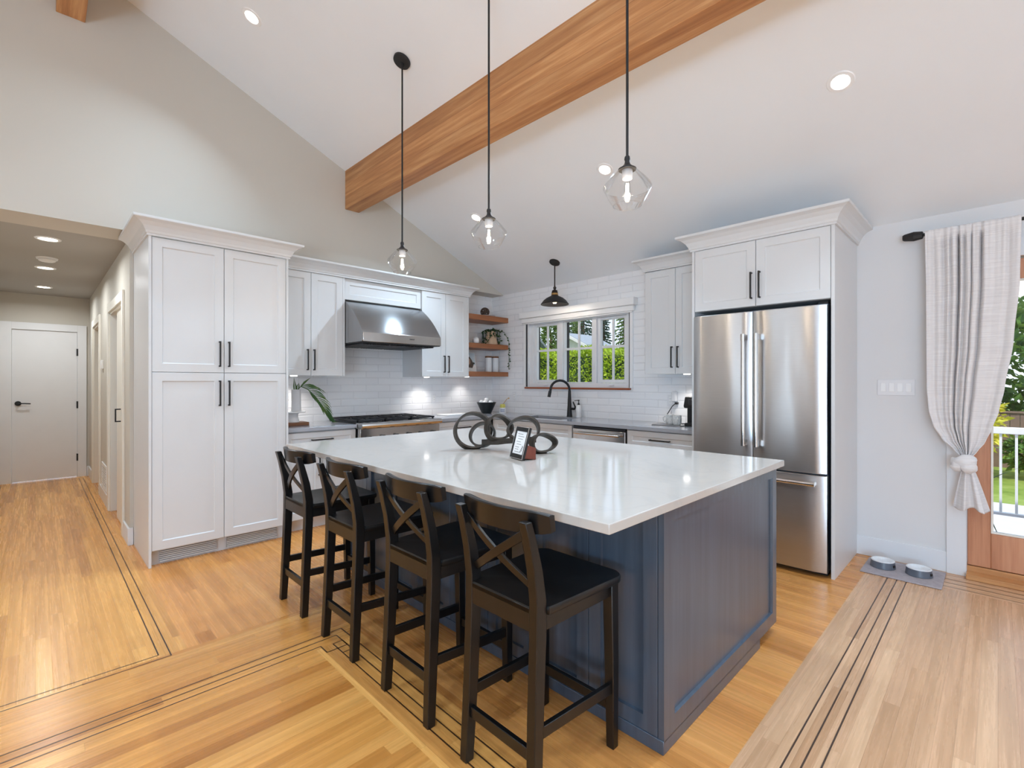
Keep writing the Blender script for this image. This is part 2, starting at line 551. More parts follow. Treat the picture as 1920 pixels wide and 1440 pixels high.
def mk(name, g, mat, parent=None, bevel=0.0, smooth=False, seg=2, solid=0.0, at=None):
    """one mesh object; g is in world coordinates (children are stored relative to their thing)"""
    me = bpy.data.meshes.new(name)
    o = bpy.data.objects.new(name, me)
    col.objects.link(o)
    base = offset(parent)
    if parent is not None:
        o.parent = parent
    elif at is not None:
        o.location = at
        base = Vector(at)
    me.from_pydata([tuple(Vector(v) - base) for v in g.v], [], g.f)
    for mm in (mat if isinstance(mat, (list, tuple)) else [mat]):
        me.materials.append(MATS[mm])
    if any(g.mi):
        me.polygons.foreach_set('material_index', g.mi)
    me.update()
    import bmesh
    b = bmesh.new()
    b.from_mesh(me)
    bmesh.ops.recalc_face_normals(b, faces=b.faces)
    b.to_mesh(me)
    b.free()
    if smooth:
        me.shade_smooth()
        me.set_sharp_from_angle(angle=R(38))
    if solid:
        md = o.modifiers.new('Solidify', 'SOLIDIFY')
        md.thickness = solid
        md.offset = 0
    if bevel:
        md = o.modifiers.new('Bevel', 'BEVEL')
        md.width = bevel
        md.segments = seg
        md.limit_method = 'ANGLE'
        md.angle_limit = R(40)
        if hasattr(md, 'harden_normals'):
            me.shade_smooth()
            me.set_sharp_from_angle(angle=R(38))
            md.harden_normals = False
    return o

def tag(o, label, cat, group=None, kind=None):
    o['label'] = label
    o['category'] = cat
    if group: o['group'] = group
    if kind: o['kind'] = kind
    return o

def thing(name, label, cat, loc=(0, 0, 0), group=None, kind=None):
    o = bpy.data.objects.new(name, None)
    o.empty_display_size = 0.05
    col.objects.link(o)
    o.location = loc
    return tag(o, label, cat, group, kind)

def struct(name, g, mat, label, cat, bevel=0.0, smooth=False):
    return tag(mk(name, g, mat, None, bevel, smooth), label, cat, kind='structure')

def dup(root, loc, label=None, rotz=None):
    r = root.copy(); col.objects.link(r); r.location = loc
    if rotz is not None: r.rotation_euler = (0, 0, rotz)
    if label: r['label'] = label
    for ch in list(root.children):
        c = ch.copy(); col.objects.link(c); c.parent = r
        for g_ in list(ch.children):
            d = g_.copy(); col.objects.link(d); d.parent = c
    return r

class Fr:
    """a face frame: origin, u (right), v (up), n (out of the face)"""
    def __init__(s, o, u, n):
        s.o, s.u, s.n, s.v = Vector(o), Vector(u), Vector(n), Vector((0, 0, 1))
    def p(s, a, b, c=0.0):
        return tuple(s.o + s.u * a + s.v * b + s.n * c)
    def box(s, g, a0, b0, c0, a1, b1, c1, m=0):
        P = s.p
        return g.add([P(a0, b0, c0), P(a1, b0, c0), P(a1, b0, c1), P(a0, b0, c1), P(a0, b1, c0), P(a1, b1, c0), P(a1, b1, c1), P(a0, b1, c1)],
                     [(0, 3, 2, 1), (4, 5, 6, 7), (0, 1, 5, 4), (1, 2, 6, 5), (2, 3, 7, 6), (3, 0, 4, 7)], m)
    def shaker(s, g, a0, b0, a1, b1, th=0.02, rail=0.062, dep=0.009, bev=0.006):
        """a framed door: flat back, flat frame, sunk centre panel with a small chamfer"""
        P = s.p
        R4 = lambda i, c: [P(a0 + i, b0 + i, c), P(a1 - i, b0 + i, c), P(a1 - i, b1 - i, c), P(a0 + i, b1 - i, c)]
        e = 0.0015
        g.loft([R4(0, -th), R4(0, -e), R4(e, 0), R4(rail, 0), R4(rail + bev * 0.3, -dep * 0.5), R4(rail + bev, -dep)])
        return g
    def pull(s, root, a, b, L, vert=True, off=0.032, mat='matte_black', name='handle', th=0.011):
        g = G()
        h = L / 2
        if vert:
            s.box(g, a - th / 2, b - h, off - th, a + th / 2, b + h, off)
            for q in (-1, 1):
                s.box(g, a - th / 2, b + q * h - (th if q > 0 else 0), -0.002, a + th / 2, b + q * h + (th if q < 0 else 0), off - th / 2)
        else:
            s.box(g, a - h, b - th / 2, off - th, a + h, b + th / 2, off)
            for q in (-1, 1):
                s.box(g, a + q * h - (th if q > 0 else 0), b - th / 2, -0.002, a + q * h + (th if q < 0 else 0), b + th / 2, off - th / 2)
        return mk(name, g, mat, root, 0.0015)

CROWN = [(0.0, 0.0), (0.012, 0.0), (0.012, 0.014), (0.018, 0.018), (0.022, 0.034), (0.040, 0.066), (0.066, 0.090), (0.088, 0.100), (0.098, 0.103), (0.100, 0.108), (0.100, 0.122), (0.0, 0.122)]
def crown(g, path, z, prof=CROWN, k=1.0):
    """sweep a moulding profile along a plan path (outside is to the right of travel), mitred at corners"""
    pts = [Vector((p[0], p[1])) for p in path]
    rings = []
    for i, p in enumerate(pts):
        d0 = (p - pts[i - 1]).normalized() if i > 0 else None
        d1 = (pts[i + 1] - p).normalized() if i < len(pts) - 1 else None
        nr = lambda d: Vector((d.y, -d.x))
        if d0 is None: m = nr(d1)
        elif d1 is None: m = nr(d0)
        else:
            m = (nr(d0) + nr(d1)); m = m / (m.length_squared / 2) if m.length > 1e-6 else nr(d0)
        rings.append([(p.x + m.x * o * k, p.y + m.y * o * k, z + h * k) for o, h in prof])
    return g.loft(rings)

# ---------------------------------------------------------------- the room
XW, YW, YG = 4.585, 5.03, 4.80           # window wall, tiled range wall, upper gable wall
def ceil_z(x): return 2.541 + 0.441 * (4.578 - x) if x > 0.185 else 2.541 + 0.441 * (4.578 - 0.185) - 0.441 * (0.185 - x)
XL, YF = -4.0, -4.0

g = G()
# kitchen field, hall field, dining field, breakfast field: board directions follow the inlay borders
def quad(x0, y0, x1, y1, m): g.add([(x0, y0, 0), (x1, y0, 0), (x1, y1, 0), (x0, y1, 0)], [(0, 1, 2, 3)], m)
quad(-0.6, 2.88, 0.545, 9.6, 0)           # hall field and its border: boards along y
quad(-5.0, 2.88, -0.6, 5.2, 0)
quad(0.545, 2.88, 5.0, 9.6, 1)            # kitchen field: wider boards along y
quad(1.24, 0.66, 5.0, 2.88, 1)
quad(-5.0, 2.40, 1.24, 2.88, 2)           # band with the three lines
quad(1.00, -4.2, 1.24, 2.40, 0)           # border boards
quad(-5.0, -4.2, 1.00, 2.40, 2)           # dining field: boards along x
quad(1.24, -4.2, 4.22, 0.66, 3)           # breakfast field and its border
quad(4.22, -4.2, 5.0, 0.66, 4)            # door border
floor = struct('floor', g, ['oak_hall', 'fir_kitchen', 'oak_dining', 'oak_pale_x', 'oak_pale_y'], 'honey oak strip floor with dark inlaid border lines', 'floor')
inl = G()
def line(x0, y0, x1, y1, w=0.0058):
    if abs(x1 - x0) > abs(y1 - y0): inl.add([(x0, y0 - w / 2, 0.0006), (x1, y0 - w / 2, 0.0006), (x1, y0 + w / 2, 0.0006), (x0, y0 + w / 2, 0.0006)], [(0, 1, 2, 3)])
    else: inl.add([(x0 - w / 2, y0, 0.0006), (x0 + w / 2, y0, 0.0006), (x0 + w / 2, y1, 0.0006), (x0 - w / 2, y1, 0.0006)], [(0, 1, 2, 3)])
for d in (0.0, 0.045):                                       # double line round the hall
    line(0.475 - d, 2.86 + d, 0.475 - d, 9.04 - d); line(-4.0, 2.86 + d, 0.475 - d, 2.86 + d); line(-0.4 + d, 9.04 - d, 0.475 - d, 9.04 - d)
line(-0.36, 5.1, -0.36, 9.04); line(-0.315, 5.1, -0.315, 9.0)
for i, d in enumerate((0.0, 0.05, 0.10)):                    # triple line round the dining side
    yy, xx = 2.522 - d, 1.185 - d
    line(-4.0, yy, xx if i < 2 else 1.03, yy); line(xx, 0.533 - d, xx, yy if i < 2 else 2.29)
    line(xx, 0.533 - d, 4.42 - 0.08 * i, 0.533 - d); line(4.42 - 0.08 * i, -4.0, 4.42 - 0.08 * i, 0.533 - d)
for a in ((1.03, 2.345, 1.03, 2.422), (1.03, 2.345, 1.135, 2.345), (1.085, 2.29, 1.085, 2.40), (1.085, 2.29, 1.085, 2.29), (1.085, 2.40, 1.135, 2.40), (1.135, 2.345, 1.135, 2.40), (1.085, 2.29, 1.14, 2.29)):
    line(*a, w=0.006)
mk('inlay_line', inl, 'dark_inlay', floor)

# ceiling: two sloping planes meeting over the left of the kitchen
for nm, x0, x1, lb in (('ceiling', 0.185, 4.74, 'white sloped ceiling over the kitchen'), ('ceiling_left', XL - 0.15, 0.185, 'white sloped ceiling on the far side of the ridge')):
    g = G()
    g.prism([(x0, ceil_z(x0)), (x1, ceil_z(x1)), (x1, ceil_z(x1) + 0.12), (x0, ceil_z(x0) + 0.12)], YF - 0.15, YW + 0.15)
    struct(nm, g, 'ceiling_paint', lb, 'ceiling')
g = G()
g.prism([(XL, 2.53), (XW, 2.53), (XW, ceil_z(XW)), (0.185, ceil_z(0.185)), (XL, ceil_z(XL))], YG, YW + 0.15)
g.box(XL, YG, 0, -0.45, YW, 2.53)
g.box(0.551, YW, 0, 1.56, YW + 0.15, 2.53)
struct('wall_back', g, 'beige_paint', 'beige gable wall above the white cabinets', 'wall')
g = G()
g.box(1.56, YW, 0, XW, YW + 0.15, 2.53)
struct('wall_range', g, 'subway_tile_x', 'white subway tile wall behind the range', 'wall')
g = G()
WY0, WY1, WZ0, WZ1 = 2.815, 4.34, 1.275, 2.125
T = 0.17
g.box(XW, 0.79, 0, XW + T, YW + T, WZ0); g.box(XW, 0.79, WZ1, XW + T, YW + T, 2.66)
g.box(XW, 0.79, WZ0, XW + T, WY0, WZ1); g.box(XW, WY1, WZ0, XW + T, YW + T, WZ1)
struct('wall_window', g, 'subway_tile_y', 'white subway tile wall around the kitchen window', 'wall')
g = G()
DY0, DY1, DZ = -1.70, 0.154, 2.17
g.box(XW, DY1, 0, XW + T, 0.79, 2.66); g.box(XW, YF - 0.15, 0, XW + T, DY0, 2.66); g.box(XW, DY0, DZ, XW + T, DY1, 2.66)
struct('wall_right', g, 'white_paint', 'plain white wall beside the refrigerator cabinet', 'wall')
g = G()
for x0, x1, z0, z1 in ((XL, -1.5, 0, 2.6), (3.5, XW, 0, 2.6), (-1.5, 3.5, 0, 0.3), (-1.5, 3.5, 2.6, 2.6)):
    if z1 > z0: g.box(x0, YF - 0.15, z0, x1, YF, z1)
g.prism([(XL, 2.6), (XW, 2.6), (XW, ceil_z(XW) + 0.06), (0.185, ceil_z(0.185) + 0.06), (XL, ceil_z(XL) + 0.06)], YF - 0.15, YF)
struct('wall_front', g, 'white_paint', 'white gable wall behind the viewer', 'wall')
g = G()
g.box(XL - 0.15, YF - 0.15, 0, XL, -3.3, 2.66); g.box(XL - 0.15, -0.7, 0, XL, 2.9, 2.66); g.box(XL - 0.15, 3.5, 0, XL, YW, 2.66); g.box(XL - 0.15, -3.3, 0, XL, -0.7, 0.3); g.box(XL - 0.15, -3.3, 2.6, XL, -0.7, 2.66); g.box(XL - 0.15, 2.9, 2.45, XL, 3.5, 2.66)  # includes a narrow opening added for the refrigerator streak
struct('wall_left', g, 'white_paint', 'white wall with the side window and an added narrow opening', 'wall')
for nm, a, fixed, along in (('window_2', (-1.5, 3.5), YF - 0.08, 'x'), ('window_3', (-3.3, -0.7), XL - 0.08, 'y')):
    g = G()
    for k in range(6):
        c = a[0] + (a[1] - a[0]) * k / 5
        if along == 'x': g.box(c - 0.04, fixed - 0.03, 0.3, c + 0.04, fixed + 0.03, 2.6)
        else: g.box(fixed - 0.03, c - 0.04, 0.3, fixed + 0.03, c + 0.04, 2.6)
    for z in (0.34, 2.56):
        if along == 'x': g.box(a[0], fixed - 0.03, z - 0.04, a[1], fixed + 0.03, z + 0.04)
        else: g.box(fixed - 0.03, a[0], z - 0.04, fixed + 0.03, a[1], z + 0.04)
    struct(nm, g, 'trim_white', 'wide white framed window behind the viewer' if along == 'x' else 'wide white framed side window', 'window')

# beams
g = G(); g.box(2.299, YF, 3.146, 2.454, YG, 3.60)
struct('beam', g, 'beam_fir', 'big honey coloured fir beam under the sloped ceiling', 'beam', 0.004)
g = G(); g.box(0.105, YF, 4.025, 0.265, YG, 4.52)
struct('beam_ridge', g, 'beam_fir', 'fir ridge beam at the top of the beige gable wall', 'beam', 0.004)

# hall
XH = 0.551
g = G()
C0, C1, B0, B1 = 5.42, 6.50, 7.55, 8.45            # closet opening, far doorway
for y0, y1, z0, z1 in ((YW + 0.15, C0, 0, 2.53), (C1, B0, 0, 2.53), (B1, 9.3, 0, 2.53), (C0, C1, 2.06, 2.53), (B0, B1, 2.06, 2.53)):
    g.box(XH, y0, z0, XH + 0.12, y1, z1)
struct('wall_hall_right', g, 'beige_paint', 'beige right wall of the hall with white doorways', 'wall')
g = G(); g.box(-0.57, YW, 0, -0.45, 9.3, 2.53)
struct('wall_hall_left', g, 'beige_paint', 'beige left wall of the hall', 'wall')
g = G(); g.box(-0.57, 9.18, 2.045, XH + 0.12, 9.3, 2.53); g.box(-0.57, 9.18, 0, -0.225, 9.3, 2.045); g.box(0.422, 9.18, 0, XH + 0.12, 9.3, 2.045)
struct('wall_hall_end', g, 'beige_paint', 'beige wall over the white door at the hall end', 'wall')
g = G(); g.box(-0.57, YW + 0.15, 2.53, XH + 0.12, 9.3, 2.63)
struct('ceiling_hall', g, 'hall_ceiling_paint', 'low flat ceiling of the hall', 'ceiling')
g = G(); g.box(XH + 0.6, 5.3, 0, XH + 0.65, 9.3, 2.5); g.box(XH + 0.12, 6.8, 0, XH + 0.6, 6.85, 2.5); g.box(XH + 0.12, 5.35, 0, XH + 0.6, 5.37, 2.5); g.box(XH + 0.12, 5.3, 2.3, XH + 0.65, 9.3, 2.35)
struct('wall_hall_rooms', g, 'beige_paint', 'beige wall seen inside the hall doorways', 'wall')

# casings and baseboards
g = G()
for x0, x1, z0, z1 in ((-0.34, -0.225, 0, 2.14), (0.422, 0.52, 0, 2.14), (-0.225, 0.422, 2.045, 2.14)):
    g.box(x0, 9.155, z0, x1, 9.18, z1)
struct('trim_1', g, 'trim_white', 'flat white casing around the hall end door', 'casing', 0.002)
g = G()
for y0, y1, z0, z1 in ((C0 - 0.085, C0, 0, 2.145), (C1, C1 + 0.085, 0, 2.145), (C0, C1, 2.06, 2.145)):
    g.box(XH - 0.018, y0, z0, XH, y1, z1)
g.box(XH, C1 - 0.02, 0, XH + 0.12, C1, 2.06); g.box(XH, C0, 2.04, XH + 0.12, C1, 2.06)
struct('trim_2', g, 'cream_trim', 'cream casing around the sliding closet door', 'casing', 0.002)
g = G()
for y0, y1, z0, z1 in ((B0 - 0.085, B0, 0, 2.145), (B1, B1 + 0.085, 0, 2.145), (B0, B1, 2.06, 2.145)):
    g.box(XH - 0.018, y0, z0, XH, y1, z1)
g.box(XH, B1 - 0.02, 0, XH + 0.12, B1, 2.06); g.box(XH, B0, 2.04, XH + 0.12, B1, 2.06)
struct('trim_3', g, 'cream_trim', 'cream casing around the far hall doorway', 'casing', 0.002)
g = G()
for y0, y1 in ((YW, C0 - 0.085), (C1 + 0.085, B0 - 0.085), (B1 + 0.085, 9.16)):
    g.box(XH - 0.014, y0, 0, XH, y1, 0.14)
g.box(XH - 0.014, YW - 0.014, 0, 0.574, YW, 0.14); g.box(0.52, 9.166, 0, XH, 9.18, 0.14)
struct('baseboard_hall', g, 'trim_white', 'white baseboard along the hall wall', 'baseboard', 0.002)
g = G(); g.box(XW - 0.014, 0.256, 0, XW, 0.785, 0.146)
struct('baseboard_right', g, 'trim_white', 'white baseboard behind the pet bowls', 'baseboard', 0.003)
g = G(); g.box(XW - 0.02, DY1, 0, XW, 0.256, DZ + 0.12); g.box(XW - 0.02, DY0 - 0.1, 0, XW, DY0, DZ + 0.12); g.box(XW - 0.02, DY0, DZ, XW, DY1, DZ + 0.12)
g.box(XW, DY1 - 0.002, 0, XW + 0.03, DY1, DZ)
struct('trim_4', g, 'trim_white', 'flat white casing around the patio door', 'casing', 0.002)

# hall end door
d = thing('door_1', 'plain white slab door at the end of the hall', 'door', (0.1, 9.18, 0), kind='structure')
g = G(); g.box(-0.222, 9.175, 0.012, 0.419, 9.215, 2.042)
mk('panel', g, 'trim_white', d, 0.002)
g = G(); g.cyl((-0.165, 9.175, 1.055), (-0.165, 9.163, 1.055), 0.032, 24); g.cyl((-0.165, 9.165, 1.055), (-0.165, 9.125, 1.055), 0.010, 12)
g.tube([(-0.165, 9.125, 1.055), (-0.10, 9.122, 1.055), (-0.045, 9.125, 1.05)], 0.008, 10)
mk('lever_handle', g, 'matte_black', d, 0, True)
for z in (0.28, 1.02, 1.76):
    g = G(); g.box(0.412, 9.15, z - 0.05, 0.43, 9.178, z + 0.05); mk('hinge', g, 'matte_black', d, 0.002)
# closet door in the hall, half slid open
d = thing('door_3', 'white sliding closet door with black pull in hall', 'door', (XH, 5.75, 0), kind='structure')
g = G(); g.box(XH + 0.02, C0 + 0.002, 0.01, XH + 0.055, 6.12, 2.04); mk('panel', g, 'cream_trim', d, 0.002)
Fr((XH + 0.02, 5.80, 1.03), (0, -1, 0), (-1, 0, 0)).pull(d, 0, 0, 0.125, True, 0.045)
d = thing('door_4', 'open white door in the far hall doorway', 'door', (XH, 8.3, 0), kind='structure')
g = G(); g.box(XH + 0.125, 8.40, 0.01, XH + 0.59, 8.435, 2.03); mk('panel', g, 'cream_trim', d, 0.002)

# ---------------------------------------------------------------- cabinets
FY = lambda y: Fr((0, y, 0), (1, 0, 0), (0, -1, 0))        # faces the camera from the range wall: a = x
FX = lambda x: Fr((x, 0, 0), (0, -1, 0), (-1, 0, 0))       # faces in from the window wall: a = -y

def door(root, F, a0, b0, a1, b1, name='door', mat='cabinet_white', **kw):
    g = G(); F.shaker(g, a0, b0, a1, b1, **kw)
    return mk(name, g, mat, root)

# pantry
p = thing('pantry_cabinet', 'tall white four-door pantry cabinet beside the hall opening', 'cabinet', (1.06, 4.66, 0))
g = G(); g.box(0.577, 4.292, 0, 0.595, YW - 0.002, 2.40); g.box(1.528, 4.292, 0, 1.545, YW - 0.002, 2.40); g.box(0.595, 4.322, 0.116, 1.528, YW - 0.002, 2.40)
mk('body', g, 'cabinet_white', p, 0.0015)
F = FY(4.30)
for a0, a1, hx in ((0.597, 1.057, 1.027), (1.061, 1.526, 1.091)):
    for b0, b1, hz in ((0.118, 1.413, 1.255), (1.417, 2.394, 1.562)):
        d = door(p, F, a0, b0, a1, b1)
        F.pull(d, hx, hz, 0.20)
g = G(); crown(g, [(0.577, YW - 0.002), (0.577, 4.292), (1.545, 4.292), (1.545, 4.62)], 2.398, k=0.98)
mk('crown_moulding', g, 'cabinet_white', p)
g = G(); g.box(0.595, 4.365, 0, 1.528, 4.38, 0.116)
mk('toe_kick', g, 'cabinet_white', p)
for a0, a1 in ((0.65, 1.02), (1.09, 1.47)):
    g = G(); g.box(a0, 4.352, 0.018, a1, 4.358, 0.104, 1)
    for k in range(7): g.box(a0, 4.346, 0.018 + k * 0.0138, a1, 4.357, 0.0245 + k * 0.0138)
    mk('vent_grille', g, ['cabinet_white', 'ink_grey'], p)

# upper cabinets along the range wall
u = thing('upper_cabinet', 'white two-door wall cabinet between the pantry and the steel hood', 'cabinet', (1.88, 4.82, 1.404))
g = G(); g.box(1.548, 4.642, 1.408, 2.19, YW - 0.002, 2.395); g.box(2.19, 4.622, 1.404, 2.213, YW - 0.002, 2.395); mk('body', g, 'cabinet_white', u, 0.0015)
F = FY(4.62)
for a0, a1, hx in ((1.55, 1.870, 1.836), (1.874, 2.188, 1.898)):
    F.pull(door(u, F, a0, 1.404, a1, 2.388), hx, 1.555, 0.20)
g = G(); g.lathe([(0.0, 1.398), (0.03, 1.398), (0.034, 1.408)], (1.80, 4.86, 0), 20); mk('puck_light', g, 'puck_glow', u)
u = thing('hood_cabinet', 'short white wall panel cabinet above the steel hood', 'cabinet', (2.67, 4.83, 2.18))
g = G(); g.box(2.214, 4.66, 2.176, 3.13, YW - 0.002, 2.395); mk('body', g, 'cabinet_white', u, 0.0015)
door(u, FY(4.64), 2.217, 2.178, 3.128, 2.385, rail=0.055)
u = thing('upper_cabinet', 'white two-door wall cabinet between the steel hood and the wooden shelves', 'cabinet', (3.48, 4.82, 1.404))
g = G(); g.box(3.131, 4.642, 1.404, 3.80, YW - 0.002, 2.395); g.box(3.80, 4.622, 1.404, 3.823, YW - 0.002, 2.395); mk('body', g, 'cabinet_white', u, 0.0015)
for a0, a1, hx in ((3.133, 3.464, 3.438), (3.468, 3.798, 3.500)):
    F.pull(door(u, F, a0, 1.406, a1, 2.388), hx, 1.553, 0.20)
g = G(); g.lathe([(0.0, 1.396), (0.03, 1.396), (0.034, 1.406)], (3.36, 4.86, 0), 20); mk('puck_light', g, 'puck_glow', u)
g = G(); crown(g, [(1.547, 4.62), (3.823, 4.62), (3.823, YW - 0.002)], 2.391, k=0.93)
tag(mk('crown_moulding', g, 'cabinet_white', at=(2.7, 4.62, 2.391)), 'white crown moulding running over the hood and both wall cabinets', 'moulding')

# range hood
h = thing('range_hood', 'large stainless steel range hood over the gas range', 'range hood', (2.67, 4.65, 1.72))
def arc(x):
    a0, a1 = Vector((4.262, 1.825)), Vector((4.635, 2.165))
    nb = Vector((-(a1 - a0).y, (a1 - a0).x)).normalized()
    c_ = [a0.lerp(a1, k / 12) + nb * 0.028 * math.sin(PI * k / 12) ** 0.9 for k in range(13)]
    return [(x, YW - 0.004, 1.735), (x, 4.275, 1.735), (x, 4.262, 1.75)] + [(x, p_.x, p_.y) for p_ in c_] + [(x, YW - 0.004, 2.17)]
g = G(); g.loft([arc(2.217), arc(3.129)]); mk('canopy', g, 'stainless_hood', h, 0.002, True)
g = G(); g.box(2.22, 4.254, 1.733, 3.126, 4.264, 1.822); mk('lip', g, 'stainless_trim', h, 0.003)
for k in range(3):
    g = G()
    x0 = 2.25 + k * 0.287
    g.box(x0, 4.34, 1.722, x0 + 0.275, 4.95, 1.726)
    for j in range(9): g.box(x0 + 0.012 + j * 0.03, 4.34, 1.712, x0 + 0.026 + j * 0.03, 4.95, 1.724)
    mk('baffle_filter', g, 'steel_dark', h)
g = G(); g.box(2.22, 4.27, 1.727, 3.126, 5.02, 1.7355); mk('rim', g, 'matte_black', h)
g = G()
for k in range(7): g.box(2.735 + k * 0.008, 4.2525, 1.776, 2.740 + k * 0.008, 4.2545, 1.784 if k % 3 else 1.787)
mk('name_plate', g, 'steel_dark', h)

# gas range
r = thing('gas_range', 'stainless gas range with black cast iron grates under the hood', 'range', (2.69, 4.66, 0))
g = G(); g.box(2.222, 4.36, 0.1, 3.158, YW - 0.01, 0.925); mk('body', g, 'stainless_hood', r, 0.002)
g = G(); g.box(2.222, 4.42, 0, 3.158, 4.5, 0.1); mk('toe_kick', g, 'dark_gap', r)
g = G(); g.loft([[(x, 4.36, 0.885), (x, 4.30, 0.887), (x, 4.279, 0.900), (x, 4.272, 0.918), (x, 4.279, 0.934), (x, 4.30, 0.942), (x, 4.40, 0.944), (x, 4.40, 0.885)] for x in (2.219, 3.161)])
mk('bullnose', g, 'stainless_trim', r, 0, True)
g = G(); g.box(2.225, 4.318, 0.79, 3.155, 4.36, 0.886); mk('control_panel', g, 'stainless_trim', r, 0.002)
for k in range(6):
    g = G(); x = 2.31 + k * 0.152
    g.cyl((x, 4.318, 0.80), (x, 4.283, 0.80), 0.019, 20); g.box(x - 0.003, 4.276, 0.785, x + 0.003, 4.284, 0.815); mk('knob', g, 'matte_black', r)
g = G(); g.box(2.235, 4.33, 0.14, 3.145, 4.36, 0.765); mk('oven_door', g, 'stainless_trim', r, 0.004)
g = G(); g.cyl((2.28, 4.28, 0.71), (3.10, 4.28, 0.71), 0.012); g.cyl((2.33, 4.33, 0.71), (2.33, 4.28, 0.71), 0.009); g.cyl((3.05, 4.33, 0.71), (3.05, 4.28, 0.71), 0.009); mk('oven_handle', g, 'stainless_trim', r, 0, True)
g = G(); g.box(2.225, 4.40, 0.925, 3.155, 5.0, 0.936); mk('cooktop', g, 'matte_black', r, 0.002)
for k in range(3):
    x0 = 2.232 + k * 0.306; x1 = x0 + 0.302
    for yb in (4.56, 4.84):
        g = G(); g.lathe([(0.0, 0.936), (0.05, 0.936), (0.05, 0.946), (0.035, 0.952), (0, 0.953)], ((x0 + x1) / 2, yb, 0), 20); mk('burner', g, 'cast_iron', r, 0, True)
    g = G()
    for x in (x0, x1 - 0.013): g.box(x, 4.40, 0.952, x + 0.013, 4.995, 0.968)
    for y in (4.40, 4.69, 4.982): g.box(x0, y, 0.952, x1, y + 0.013, 0.968)
    for yc in (4.55, 4.84):
        for dx, dy in ((1, 0), (-1, 0), (0, 1), (0, -1), (0.7, 0.7), (-0.7, 0.7), (0.7, -0.7), (-0.7, -0.7)):
            cx = (x0 + x1) / 2
            g.beam((cx + dx * 0.03, yc + dy * 0.03, 0.963), (cx + dx * 0.143, yc + dy * 0.136, 0.960), 0.009, 0.014)
    for x in (x0 + 0.01, x1 - 0.01):
        for y in (4.42, 4.97): g.box(x - 0.008, y - 0.008, 0.936, x + 0.008, y + 0.008, 0.955)
    mk('grate', g, 'cast_iron', r, 0.001)

# base cabinets
b = thing('base_cabinet', 'white base cabinet with one drawer left of the gas range', 'cabinet', (1.88, 4.7, 0))
g = G(); g.box(1.548, 4.412, 0.105, 2.214, YW - 0.002, 0.896); g.box(1.548, 4.46, 0, 2.214, 4.475, 0.105); mk('body', g, 'cabinet_white', b, 0.0015)
F = FY(4.39)
d = door(b, F, 1.553, 0.738, 2.21, 0.885, 'drawer', rail=0.05); F.pull(d, 1.88, 0.815, 0.20, False)
F.pull(door(b, F, 1.553, 0.112, 1.880, 0.732), 1.850, 0.57, 0.17); F.pull(door(b, F, 1.884, 0.112, 2.21, 0.732), 1.914, 0.57, 0.17)
b = thing('base_cabinet', 'white base cabinet with one drawer right of the gas range', 'cabinet', (3.58, 4.7, 0))
g = G(); g.box(3.166, 4.412, 0.105, 4.0, YW - 0.002, 0.896); g.box(3.166, 4.46, 0, 4.0, 4.475, 0.105); mk('body', g, 'cabinet_white', b, 0.0015)
d = door(b, F, 3.17, 0.738, 3.93, 0.885, 'drawer', rail=0.05); F.pull(d, 3.55, 0.815, 0.20, False)
F.pull(door(b, F, 3.17, 0.112, 3.548, 0.732), 3.515, 0.57, 0.17); F.pull(door(b, F, 3.552, 0.112, 3.93, 0.732), 3.585, 0.57, 0.17)
F = FX(3.99)
b = thing('sink_cabinet', 'white base cabinet under the sink and window', 'cabinet', (4.28, 3.76, 0))
g = G()
g.box(4.012, 3.135, 0.105, XW - 0.002, 4.385, 0.70); g.box(4.012, 3.135, 0.70, 4.045, 4.385, 0.896); g.box(4.045, 3.135, 0.70, 4.5, 3.155, 0.896); g.box(4.06, 3.14, 0, 4.075, 4.385, 0.105)
mk('body', g, 'cabinet_white', b, 0.0015)
door(b, F, -4.33, 0.738, -3.14, 0.885, 'false_front', rail=0.05)
F.pull(door(b, F, -4.33, 0.112, -3.738, 0.732), -3.77, 0.62, 0.17); F.pull(door(b, F, -3.734, 0.112, -3.14, 0.732), -3.70, 0.62, 0.17)
b = thing('dishwasher', 'stainless dishwasher with bar handle in the window wall cabinets', 'dishwasher', (4.28, 2.81, 0))
g = G(); g.box(4.012, 2.495, 0.10, 4.57, 3.128, 0.893); mk('body', g, 'dark_gap', b)
g = G(); g.box(3.985, 2.498, 0.11, 4.012, 3.122, 0.862); mk('door', g, 'stainless_trim', b, 0.003)
g = G(); g.box(3.992, 2.498, 0.866, 4.012, 3.122, 0.888); mk('control_strip', g, 'steel_dark', b, 0.002)
g = G(); g.cyl((3.945, 2.54, 0.822), (3.945, 3.08, 0.822), 0.011)
for y in (2.57, 3.05): g.cyl((3.985, y, 0.822), (3.945, y, 0.822), 0.008)
mk('handle', g, 'stainless_trim', b, 0, True)
b = thing('base_cabinet', 'white base cabinet with one drawer between dishwasher and refrigerator', 'cabinet', (4.28, 2.13, 0))
g = G(); g.box(4.012, 1.782, 0.105, XW - 0.002, 2.49, 0.896); g.box(4.06, 1.782, 0, 4.075, 2.49, 0.105); mk('body', g, 'cabinet_white', b, 0.0015)
d = door(b, F, -2.475, 0.738, -1.79, 0.887, 'drawer', rail=0.05); F.pull(d, -2.137, 0.814, 0.20, False)
F.pull(door(b, F, -2.475, 0.112, -2.135, 0.732), -2.165, 0.62, 0.17); F.pull(door(b, F, -2.131, 0.112, -1.79, 0.732), -2.10, 0.62, 0.17)

